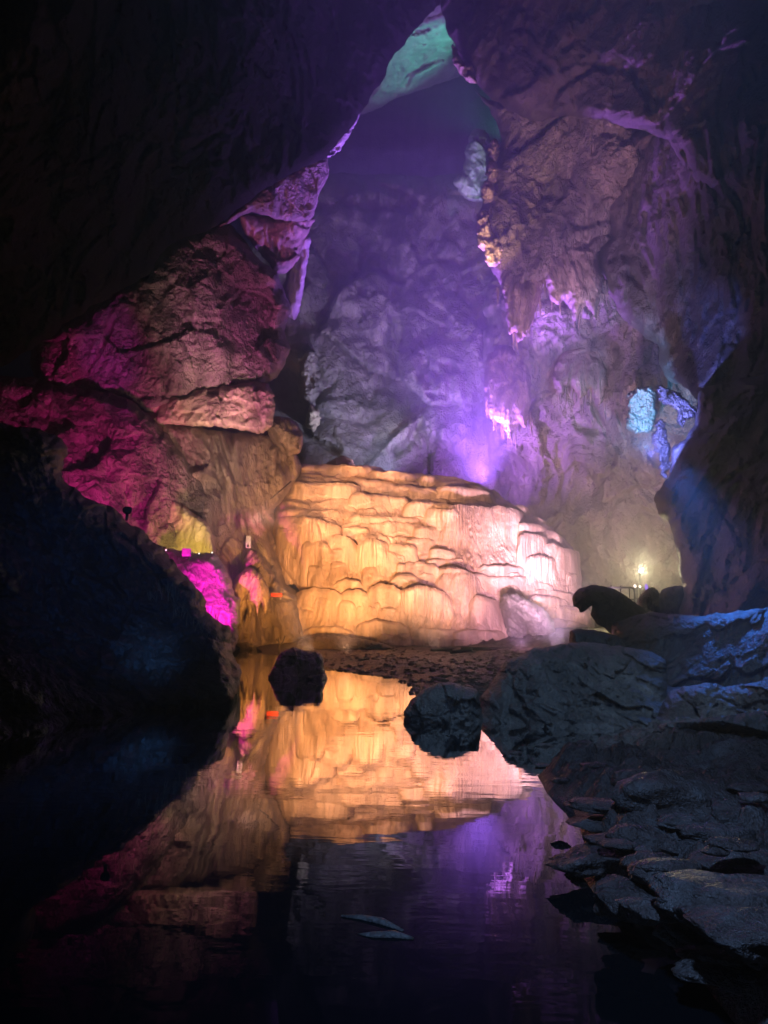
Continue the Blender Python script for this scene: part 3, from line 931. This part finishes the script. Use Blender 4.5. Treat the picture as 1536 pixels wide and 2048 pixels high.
def lobe(xl, xr, yt, yb, n, tilt, fringe, seed, yc=None, thin=1.0):
    nu = int(max(20, (xr - xl) / 1.2))
    nv = int(max(18, (yb - yt) / 1.6))
    cx, hw = (xl + xr) / 2, (xr - xl) / 2
    u = np.linspace(-1, 1, nu)
    v = np.linspace(0, 1, nv) ** 1.25
    U, Vv = np.meshgrid(u, v)
    U, Vv = U.ravel(), Vv.ravel()
    hgt = yb - yt
    # scalloped rim: crown curve (superellipse), lopsided and wavy
    Uw = np.clip(U + .22 * perlin(np.full((1, 3), seed * 1.37 + .5))[0] * (1 - U ** 2), -1, 1)
    crown = 1 - (1 - np.abs(Uw) ** n) ** (1 / n)
    crown_px = crown * min(hgt * .8, hw * (.9 if n < 2.5 else .6))
    wob = 3.5 * perlin(np.stack([U * hw / 22 + seed, np.full_like(U, seed * 1.7), 0 * U], -1)) + \
        1.6 * perlin(np.stack([U * hw / 7 + seed, np.full_like(U, seed * 2.7), 0 * U], -1))
    ytop = yt + crown_px + tilt * U * .5 + wob * (thin if thin < 1 else 1)
    fl = perlin(np.stack([U * hw / 2.3, np.full_like(U, seed * .7), 0 * U], -1))
    ybot = yb + fringe * 14 * fl + 2.5 * perlin(np.stack([U * hw / 12, np.full_like(U, seed * .3), 0 * U], -1)) - fringe * 10 * np.abs(U) ** 2
    ybot = np.maximum(ybot, ytop + 3)
    Yp = ytop + (ybot - ytop) * Vv
    flare = .92 + .08 * sm(Vv, 0, .7)
    X = cx + U * hw * flare + 2.2 * perlin(np.stack([Vv * 3, U * 0 + seed, U], -1))
    px_m = 38.0 / F_PX
    ush = np.clip(np.abs(U), 0, 1)
    dome = FD(X, Yp)
    mid = FD(X, ytop + (.50 if thin == 1 else .35) * (ybot - ytop))      # a nearly upright face cuts the dome half-way down
    tr = np.clip((Yp - ytop) / max(4, hgt * .12), 0, 1)
    vary = (.75 + .55 * _r4[(seed * 37) & 255, 0]) * (.62 + .75 * perlin(np.stack([U * hw / 75 + seed * .7, 0 * U, np.full_like(U, 5.1)], -1)))
    vary = np.clip(vary, .4, 1.2)
    face = dome + ((mid - dome) * 1.25 * thin - .20 * thin + .22 * thin * (1 - tr) ** 2) * vary
    if fringe >= .8:                    # long draperies hang clear of the dome
        face = np.minimum(face, dome + (mid - dome) * .5) - .12 - .10 * Vv
    face = np.minimum(face, dome + .04 * Vv)
    win = 1 - ush ** (7 if n > 2.5 else 4)
    Y = dome + .10 + (face - dome - .10) * win - (yc or 0) * win
    P = at(X, Yp, Y)
    Q = warp(P * (1, 1, .35), 1.4, .25) + (seed * .37 if thin == 1 else 0)
    R = Q * (1, 1, .10)
    fa = (.3 + .7 * sm(Vv, .1, .9)) * (.7 + .7 * fringe)
    d = fa * (.07 * ridged(R / .36, 2) + .035 * ridged(R / .12 + 5, 2) + (.10 * fringe * ridged(R / .17, 2))) + .07 * fbm(Q / .8, 3)
    # small rimstone ripples crossing the face
    zz = P[:, 2] + .25 * perlin(P * (.9, .9, .9) + 3) + .12 * perlin(P * 2.5)
    ph = np.mod(zz / .62 + seed * .13, 1)
    d = d + .05 * (1 - ph) * sm(fbm(P / 1.3 + 11, 2), -.1, .35) * (1 - .6 * fringe)
    d = d + .018 * fbm(P / .12, 2)
    Y = Y - d
    P = at(X, Yp, Y).reshape(nv, nu, 3)
    Xg, Yg, Dg = X.reshape(nv, nu), Yp.reshape(nv, nu), Y.reshape(nv, nu)
    G = np.concatenate([at(Xg[0], Yg[0], Dg[0] + 1.8)[None], P, at(Xg[-1], Yg[-1], Dg[-1] + .9)[None]], 0)

    def wall(c):                       # the rim turns back into the mound
        e = at(Xg[:, c], Yg[:, c], Dg[:, c] + 1.8)
        return np.concatenate([e[:1], e, e[-1:]])[:, None]
    G = np.concatenate([wall(0), G, wall(-1)], 1)
    h, w = G.shape[:2]
    idx = np.arange(h * w).reshape(h, w)
    q = np.stack([idx[:-1, :-1], idx[1:, :-1], idx[1:, 1:], idx[:-1, 1:]], -1).reshape(-1, 4)
    mesh_obj('drapery', G.reshape(-1, 3), q, M_FLOW, FS)


lr = np.random.RandomState(4)
for i, L_ in enumerate(LOBES):
    xl, xr, yt, yb, n, tilt, fr = L_
    xl, xr, tilt, n = xl - lr.uniform(2, 12), xr + lr.uniform(0, 14) * (xr < 1100), tilt + lr.uniform(-2, 9), max(n, 2.3)
    if yt < 935:
        tilt = 4
    lobe(xl, xr, yt, yb, n, tilt, fr, seed=i + 3)
    w_, h_ = xr - xl, yb - yt
    if fr >= .8:
        continue
    for j in range(int(round(w_ / 46 + h_ / 90))):      # thinner younger sheets over the face
        ww = w_ * lr.uniform(.28, .55)
        c_ = lr.uniform(xl + ww * .45, xr - ww * .45)
        t_ = yt + h_ * lr.uniform(.10, .55)
        lobe(c_ - ww / 2, c_ + ww / 2, t_, min(yb + 4, t_ + h_ * lr.uniform(.45, .8)), lr.uniform(2.0, 3.6), lr.uniform(-2, 5), .3 * lr.rand(),
             seed=300 + i * 7 + j, yc=.04 + .03 * j, thin=.7)

tag(relief('grey_rock', [(1002, 1192), (1030, 1186), (1060, 1200), (1095, 1225), (1108, 1250), (1116, 1292), (1060, 1297), (1010, 1297), (1004, 1250)],
           [(1010, 1220, 33.6), (1060, 1240, 33.0), (1110, 1290, 33.2)], M_GREY, crag(1.1, .22, .22, .8, 26.0), 1.6, (4, 14), 1.0, 18, 0, True),
    'grey-green cracked rock slab at the foot of the pink end of the flowstone', 'rock')

# mud bank with roots at the foot of the flowstone
tag(relief('mud_bank', [(595, 1308), (600, 1280), (640, 1272), (700, 1274), (760, 1284), (790, 1300), (700, 1310)],
           [(620, 1300, 31.5), (760, 1300, 31.0)], M_GRAVEL, crag(.7, .2, .2, .8, 27.0), 1.6, (4, 12), .8, 16, 0, True),
    'lumpy reddish mud bank at the foot of the flowstone by the pool', 'mud bank')

# ------------------------------------------------------------------ dark rocks in front
tag(relief('boulder', [(533, 1360), (549, 1330), (556, 1312), (570, 1300), (592, 1294), (608, 1301), (640, 1305), (649, 1318), (647, 1334), (655, 1360), (648, 1400), (540, 1400)],
           [(590, 1340, 19.0)], M_SHORE, crag(1.0, .08, .42, 1, 33.0), 1.6, (2, 9), .5, 22, 0, True, rnd=False),
    'dark jagged boulder standing alone in the pool', 'boulder')
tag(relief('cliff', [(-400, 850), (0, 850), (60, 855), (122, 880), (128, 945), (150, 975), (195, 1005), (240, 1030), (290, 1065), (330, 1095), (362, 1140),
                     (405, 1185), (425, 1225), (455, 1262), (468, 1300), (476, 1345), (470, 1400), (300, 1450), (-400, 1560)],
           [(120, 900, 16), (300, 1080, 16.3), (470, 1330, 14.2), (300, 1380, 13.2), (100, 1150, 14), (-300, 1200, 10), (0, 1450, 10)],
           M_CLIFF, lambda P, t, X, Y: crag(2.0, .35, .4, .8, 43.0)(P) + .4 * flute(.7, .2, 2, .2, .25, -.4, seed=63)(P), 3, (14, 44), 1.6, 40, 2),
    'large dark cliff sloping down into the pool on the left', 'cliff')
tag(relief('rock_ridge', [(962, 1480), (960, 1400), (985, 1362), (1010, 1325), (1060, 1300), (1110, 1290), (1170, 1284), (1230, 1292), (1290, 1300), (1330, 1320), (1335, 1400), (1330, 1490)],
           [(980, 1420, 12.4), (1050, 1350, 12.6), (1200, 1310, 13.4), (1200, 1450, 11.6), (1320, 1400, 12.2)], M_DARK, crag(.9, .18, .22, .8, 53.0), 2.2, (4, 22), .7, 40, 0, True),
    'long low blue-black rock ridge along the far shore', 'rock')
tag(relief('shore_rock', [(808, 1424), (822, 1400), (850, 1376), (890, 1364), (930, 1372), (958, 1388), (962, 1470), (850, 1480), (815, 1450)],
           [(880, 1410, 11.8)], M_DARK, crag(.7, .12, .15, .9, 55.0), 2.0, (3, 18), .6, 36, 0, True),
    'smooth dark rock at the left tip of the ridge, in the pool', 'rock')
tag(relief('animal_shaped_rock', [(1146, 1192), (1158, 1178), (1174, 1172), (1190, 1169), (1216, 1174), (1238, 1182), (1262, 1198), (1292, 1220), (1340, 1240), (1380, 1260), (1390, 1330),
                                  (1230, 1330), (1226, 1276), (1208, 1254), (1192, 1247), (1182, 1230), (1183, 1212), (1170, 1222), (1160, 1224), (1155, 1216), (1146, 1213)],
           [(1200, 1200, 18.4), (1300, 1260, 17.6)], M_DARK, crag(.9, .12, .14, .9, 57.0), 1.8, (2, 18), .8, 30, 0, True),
    'dark rock shaped like a crouching animal head, left of the railing', 'rock')
tag(relief('rock_step', [(1118, 1310), (1136, 1288), (1140, 1262), (1152, 1257), (1200, 1262), (1245, 1276), (1290, 1300), (1290, 1340), (1118, 1340)],
           [(1200, 1290, 16.4)], M_DARK, crag(.7, .1, .12, .9, 59.0), 1.8, (2, 14), .7, 24, 0, True),
    'low dark rock step under the animal-shaped rock', 'rock')
tag(relief('upright_rock', [(1270, 1235), (1278, 1195), (1300, 1174), (1316, 1180), (1322, 1200), (1330, 1260), (1280, 1280)],
           [(1300, 1220, 24)], M_WALL, crag(.9, .18, .2, .7, 65.0), 1.8, (2, 12), .8, 18, 0, True),
    'brownish upright rock just right of the railing', 'rock')
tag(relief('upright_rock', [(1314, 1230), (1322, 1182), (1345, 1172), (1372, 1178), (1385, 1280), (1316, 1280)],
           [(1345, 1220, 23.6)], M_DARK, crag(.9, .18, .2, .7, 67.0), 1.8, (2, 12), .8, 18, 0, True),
    'dark upright rock against the right pillar', 'rock')
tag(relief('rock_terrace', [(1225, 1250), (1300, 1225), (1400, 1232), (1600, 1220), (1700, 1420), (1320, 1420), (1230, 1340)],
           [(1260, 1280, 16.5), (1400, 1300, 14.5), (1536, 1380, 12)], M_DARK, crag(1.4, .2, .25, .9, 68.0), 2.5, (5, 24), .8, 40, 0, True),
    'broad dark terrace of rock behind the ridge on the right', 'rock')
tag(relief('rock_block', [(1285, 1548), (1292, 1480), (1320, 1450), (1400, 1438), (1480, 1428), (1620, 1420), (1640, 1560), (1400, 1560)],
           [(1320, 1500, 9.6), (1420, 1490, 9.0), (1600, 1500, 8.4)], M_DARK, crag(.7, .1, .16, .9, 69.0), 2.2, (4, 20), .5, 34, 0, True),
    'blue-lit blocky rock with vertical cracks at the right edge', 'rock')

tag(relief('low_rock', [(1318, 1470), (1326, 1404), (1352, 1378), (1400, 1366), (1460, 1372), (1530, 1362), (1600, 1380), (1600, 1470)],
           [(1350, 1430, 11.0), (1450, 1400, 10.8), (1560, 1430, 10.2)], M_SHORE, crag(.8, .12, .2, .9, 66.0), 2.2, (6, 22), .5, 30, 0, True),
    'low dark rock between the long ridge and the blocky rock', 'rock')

# stones of the rocky shore
rs = np.random.RandomState(12)
k = 0
ST = [(1190, 1715, .20), (1255, 1790, .17), (1290, 1560, .22), (1180, 1640, .14), (1210, 1680, .10), (1240, 1685, .08), (1280, 1670, .14), (1350, 1585, .28), (1400, 1572, .2),
      (1215, 1605, .16), (1185, 1530, .10), (1120, 1560, .07), (1345, 1870, .07), (1325, 1810, .11), (1380, 1700, .16), (1330, 1750, .15), (1420, 1660, .14),
      (1450, 1780, .2), (1500, 1850, .22), (1480, 1620, .18), (1400, 1860, .13), (1440, 1930, .12), (1290, 1720, .12), (1360, 1640, .12), (1520, 1720, .16),
      (1030, 1505, .05), (1085, 1530, .06), (1090, 1490, .06)]
for _ in range(34):
    ST.append((rs.uniform(1180, 1530), rs.uniform(1560, 1990), rs.uniform(.03, .10)))
shore_poly = np.array(near)
for (x, y, r) in ST:
    p = at_z(np.array([x]), np.array([y]), 0.0)[0]
    s_ = seg_sdf(np.array([p[0]]), np.array([p[1]]), shore_poly)[0]
    if s_ < .05 and k > 27:
        continue
    z = float(near_z(np.array([p[0]]), np.array([p[1]]), np.array([s_]))[0]) if s_ > 0 else 0.0
    # keep the stone where it is seen: slide back along the sight line to its own height
    p = at_z(np.array([x]), np.array([y]), max(z, 0) + r * .3)[0]
    V, Fq = blob_mesh((p[0], p[1], p[2] - r * .1), (r * rs.uniform(1.2, 2.1), r * rs.uniform(.8, 1.3), r * rs.uniform(.3, .6)), 100 + k, 14 if r < .12 else 22)
    mesh_obj('stone', V, Fq, M_SHORE, near_o, smooth=False)
    k += 1

# two thin stones at the surface of the pool
for (pts, lab) in (([(684, 1829), (720, 1832), (760, 1840), (806, 1858)], 'thin pale stone barely breaking the water in the foreground, the farther of two'),
                   ([(716, 1864), (750, 1868), (790, 1868), (826, 1874)], 'thin pale stone with a reddish side in the foreground water, the nearer of two')):
    c = at_z(np.array([p[0] for p in pts], float), np.array([p[1] for p in pts], float), .01)
    V, Fq = tube_mesh([c[0], c[1], c[2], c[3]], [.004, .018, .024, .006], 12)
    V = V + .010 * np.stack([perlin(V * 22), perlin(V * 22 + 5), 0 * V[:, 0]], -1)
    V[:, 2] = (V[:, 2] - .01) * .8 + .002 + .010 * fbm(V * 25, 3)
    tag(mesh_obj('water_stone', V, Fq, M_DARK), lab, 'stone')

# gravel stones on the spit, too many to count
V_all, F_all, n0 = [], [], 0
sp = np.array(spit)
for _ in range(2600):
    x, y = rs.uniform(520, 1150), rs.uniform(1300, 1425)
    p = at_z(np.array([x]), np.array([y]))[0]
    s_ = seg_sdf(p[:1], p[1:2], sp)[0]
    if s_ < -.12 or (s_ < .0 and rs.rand() < .7):
        continue
    r = rs.uniform(.02, .075)
    z = float(spit_z(p[:1], p[1:2], np.array([s_]))[0])
    d = rs.normal(size=(8, 3))
    base = np.array([(-1, -1, 0), (1, -1, 0), (1.2, 1, 0), (-.9, 1.1, 0), (-.6, -.6, .9), (.7, -.5, 1.0), (.6, .6, .8), (-.6, .5, .9)]) + .22 * d
    a = rs.uniform(0, 6.28)
    R2 = np.array([[math.cos(a), -math.sin(a), 0], [math.sin(a), math.cos(a), 0], [0, 0, 1]])
    V_all.append((base * (r * 1.3, r, r * .8)) @ R2.T + (p[0], p[1], max(z, -.01) - r * .1))
    F_all += [tuple(n0 + i for i in q) for q in ((4, 5, 6, 7), (0, 1, 5, 4), (1, 2, 6, 5), (2, 3, 7, 6), (3, 0, 4, 7))]
    n0 += 8
g = mesh_obj('gravel', np.vstack(V_all), F_all, M_GRAVEL, smooth=False)
g['kind'] = 'stuff'
g['label'] = 'loose dark gravel strewn over the spit before the flowstone'
g['category'] = 'gravel'

# ------------------------------------------------------------------ small man-made things
M_BLACK = plain('black_paint', (.015, .015, .017), .45)
M_STEEL = plain('galvanised_steel', (.25, .25, .27), .4, .8)
M_WHITE = plain('white_plastic', (.5, .5, .5), .5)
M_SIGN = plain('red_orange_board', (.85, .10, .04), .6)
M_WOOD = plain('dark_wet_wood', (.03, .022, .02), .7)
M_LENS = plain('lit_pink_lens', (.5, .1, .5), .3, 0, (1, .05, .9), .3)
M_BULB = plain('lit_bulb', (1, .95, .8), .3, 0, (1, .92, .62), 60)
M_DOT = plain('lit_white_bulb', (1, 1, 1), .3, 0, (1, .95, .85), 2.5)
M_VIO = plain('lit_violet_lens', (.3, .2, 1), .3, 0, (.35, .2, 1), 1.5)
M_STRAW = plain('dry_straw', (.22, .17, .09), .8)


def part(name, vf, mat, parent):
    return mesh_obj(name, vf[0], vf[1], mat, parent, smooth=False)


# warning board lying on the rock
b = empty('warning_board', A(553, 1197, 31.0))
p = np.array(A(553, 1190, 31.0))
part('board', box_mesh(p, (.46, .04, .16), -.1), M_SIGN, b)
for s in (-1, 1):
    part('foot', box_mesh(p + (s * .17, .03, -.13), (.03, .12, .12)), M_STEEL, b)
tag(b, 'small red-orange board at the left foot of the flowstone', 'sign')
# white box on the rock
b = empty('control_box', A(497, 1097, 31.4))
p = np.array(A(497, 1084, 31.4))
part('case', box_mesh(p, (.20, .12, .50)), M_WHITE, b)
part('vent', box_mesh(p + (.0, -.062, -.17), (.09, .02, .10)), M_BLACK, b)
tag(b, 'small white upright box standing on the brown rock cone', 'box')
# pink floodlight on the magenta rock
b = empty('floodlight', A(373, 1112, 27.6))
p = np.array(A(373, 1105, 27.6))
part('housing', box_mesh(p, (.30, .20, .28), .15), M_LENS, b)
part('bracket', box_mesh(p + (0, .02, -.19), (.20, .05, .10), .15), M_BLACK, b)
tag(b, 'boxy pink-glowing floodlight on top of the magenta rock', 'floodlight')
# round black lamp on the cliff
b = empty('round_lamp', A(255, 1034, 16.4))
p = np.array(A(256, 1021, 16.4))
V, Fq = blob_mesh(p, (.11, .11, .10), 5, 14, .03)
mesh_obj('housing', V, Fq, M_BLACK, b)
V, Fq = tube_mesh([p + (-.01, 0, -.07), p + (-.02, .0, -.22)], .03, 10)
mesh_obj('stem', V, Fq, M_BLACK, b)
tag(b, 'round black lamp on the crest of the dark cliff', 'lamp')
# small clear bulbs along the top of the magenta rock
for (x, y, lab) in ((332, 1100, 'leftmost'), (398, 1107, 'middle'), (424, 1105, 'rightmost')):
    p = np.array(A(x, y, 27.9))
    b = empty('small_lamp', p - (0, 0, .06))
    V, Fq = blob_mesh(p, (.03, .03, .03), 3, 8, .0)
    mesh_obj('bulb', V, Fq, M_DOT, b)
    part('socket', box_mesh(p - (0, -.02, .06), (.05, .05, .05)), M_BLACK, b)
    tag(b, 'tiny white lamp on the magenta rock, %s of three' % lab, 'lamp', 'small lamps on the magenta rock')
# hall lamp, shining
p = np.array(A(1282, 1141, 40.0))
b = empty('hall_lamp', (p[0], p[1], p[2] - 1.5))
V, Fq = blob_mesh(p, (.10, .10, .10), 3, 10, .0)
mesh_obj('bulb', V, Fq, M_BULB, b)
part('head', box_mesh(p + (0, .17, .02), (.30, .12, .26)), M_BLACK, b)
V, Fq = tube_mesh([p + (0, .2, -.1), p + (0, .2, -3.4)], .04, 8)
mesh_obj('post', V, Fq, M_BLACK, b)
tag(b, 'bright yellow-white lamp shining through haze above the railing', 'lamp')
lp = bpy.data.lights.new('hall_lamp_light', 'SPOT')
lp.color = (1, .86, .45)
lp.energy = 2300
lp.spot_size = math.radians(80)
lp.spot_blend = .4
lp.shadow_soft_size = .1
lo = bpy.data.objects.new('hall_lamp_light', lp)
lo.location = p + (0, -.15, 0)
lo.rotation_euler = Vector((-.3, -1, .08)).to_track_quat('-Z', 'Y').to_euler()
COL.objects.link(lo)
# railing
b = empty('railing', A(1250, 1240, 30.0))
Yr = 30.0
rail = [A(1180, 1175, Yr + 1), A(1222, 1175.5, Yr), A(1262, 1175.5, Yr), A(1267, 1177.5, Yr), A(1269, 1183, Yr), A(1270, 1235, Yr)]
part('top_rail', tube_mesh(rail, .035), M_BLACK, b)
part('lower_rail', tube_mesh([A(1190, 1199, Yr + .5), A(1270, 1199, Yr)], .022), M_BLACK, b)
for x, yt in ((1222, 1170), (1241, 1171), (1259, 1177)):
    part('post', tube_mesh([A(x, yt, Yr), A(x, 1240, Yr)], .022), M_BLACK, b)
tag(b, 'dark metal railing with bent end post behind the animal-shaped rock', 'railing')
b2 = empty('railing', A(1290, 1200, 38.0))
part('top_rail', tube_mesh([A(1268, 1174, 38), A(1300, 1174.5, 38)], .03), M_BLACK, b2)
part('lower_rail', tube_mesh([A(1268, 1197, 38), A(1300, 1197, 38)], .03), M_BLACK, b2)
for x in (1274, 1288):
    part('post', tube_mesh([A(x, 1174, 38), A(x, 1215, 38)], .022), M_BLACK, b2)
tag(b2, 'thin far railing to the right of the bent end post', 'railing')
for (x, y, Y, m_, lab) in ((1270, 1172, 31, M_DOT, 'small white lamp above the end post of the railing'),
                           (1280, 1173.5, 37.5, M_DOT, 'tiny white lamp on the far railing'),
                           (1293, 1175, 27, M_VIO, 'small violet-glowing lamp behind the upright brown rock')):
    p = np.array(A(x, y, Y))
    b = empty('small_lamp', p - (0, 0, .2))
    V, Fq = blob_mesh(p, (.06, .06, .14 if m_ is M_VIO else .06), 4, 8, .0)
    mesh_obj('bulb', V, Fq, m_, b)
    V, Fq = tube_mesh([p - (0, 0, .04), p - (0, -.02, .6)], .012, 6)
    mesh_obj('stem', V, Fq, M_BLACK, b)
    tag(b, lab, 'lamp')
# pole leaning on the draped wall, planks on the spit, dead twig
V, Fq = tube_mesh([A(541, 998, 34.0), A(560, 982, 34.3), A(582, 963, 34.8)], .03)
tag(mesh_obj('pole', V, Fq, M_WOOD), 'thin dark pole leaning across the rock left of the flowstone', 'pole')
for (x0, y0, x1, y1, lab) in ((862, 1299, 905, 1300, 'short dark plank lying on the gravel, left one'), (922, 1297, 1075, 1300, 'long dark plank lying on the gravel under the grey rock'),
                              (900, 1305, 945, 1300, 'dark slanted plank end between the two flat planks')):
    V, Fq = tube_mesh([A(x0, y0, 29.6), A((x0 + x1) / 2, (y0 + y1) / 2 - .4, 29.5), A(x1, y1, 29.4)], .07, 5)
    tag(mesh_obj('plank', V, Fq, M_WOOD, smooth=False), lab, 'plank')
b = empty('dead_twig', A(560, 1308, 29.0))
for pts in ([(558, 1308), (559, 1290), (556, 1275)], [(559, 1292), (566, 1284), (570, 1272)], [(558, 1284), (552, 1278)]):
    part('branch', tube_mesh([A(x, y, 29.0) for x, y in pts], .025, 6), M_WOOD, b)
tag(b, 'dead forked twig standing in the water left of the boulder', 'twig')

# dry grass on the cliff edge
GV, GF = [], []
for (cx, cy, n_, hh) in ((330, 1185, 10, 34), (348, 1200, 8, 40), (362, 1235, 14, 46), (392, 1205, 10, 30), (405, 1262, 16, 50), (425, 1245, 12, 36), (412, 1290, 14, 40), (440, 1300, 10, 30),
                         (135, 960, 6, 30), (300, 1210, 6, 40), (160, 1240, 6, 34)):
    for _ in range(n_):
        x, y = cx + rs.normal() * 9, cy + rs.normal() * 8
        Yd = 14.6 + rs.uniform(0, .4)
        a = rs.normal() * .35
        l_ = hh * rs.uniform(.5, 1)
        q = [A(x, y, Yd), A(x + a * l_ * .4, y - l_ * .6, Yd), A(x + a * l_ * 1.1, y - l_, Yd)]
        w = .007
        n0 = len(GV)
        for i, pt in enumerate(q):
            ww = w * (1 - .45 * i)
            GV += [(pt[0] - ww, pt[1], pt[2]), (pt[0] + ww, pt[1], pt[2])]
        GF += [(n0, n0 + 1, n0 + 3, n0 + 2), (n0 + 2, n0 + 3, n0 + 5, n0 + 4)]
go = mesh_obj('dry_grass', np.array(GV), GF, M_STRAW, smooth=False)
go['kind'] = 'stuff'
go['label'] = 'sparse dry grass growing on the dark cliff by the pool'
go['category'] = 'grass'

# ------------------------------------------------------------------ misty air of the cave
hm = bpy.data.materials.new('cave_mist')
hm.use_nodes = True
hm.node_tree.nodes.clear()
ho = hm.node_tree.nodes.new('ShaderNodeOutputMaterial')
pv = hm.node_tree.nodes.new('ShaderNodeVolumePrincipled')
pv.inputs['Color'].default_value = (.85, .85, .95, 1)
pv.inputs['Density'].default_value = .012
pv.inputs['Anisotropy'].default_value = .55
hm.node_tree.links.new(pv.outputs[0], ho.inputs['Volume'])
x0, x1, y0, y1, z0, z1 = -60, 60, -12, 125, -2.0, 95
hv = np.array([(x, y, z) for z in (z0, z1) for x, y in ((x0, y0), (x1, y0), (x1, y1), (x0, y1))], float)
h = mesh_obj('haze', hv, [(3, 2, 1, 0), (4, 5, 6, 7), (0, 1, 5, 4), (1, 2, 6, 5), (2, 3, 7, 6), (3, 0, 4, 7)], hm, smooth=False)
h['kind'] = 'stuff'
h['label'] = 'thin mist in the cave air, glowing round the lamps'
h['category'] = 'haze'
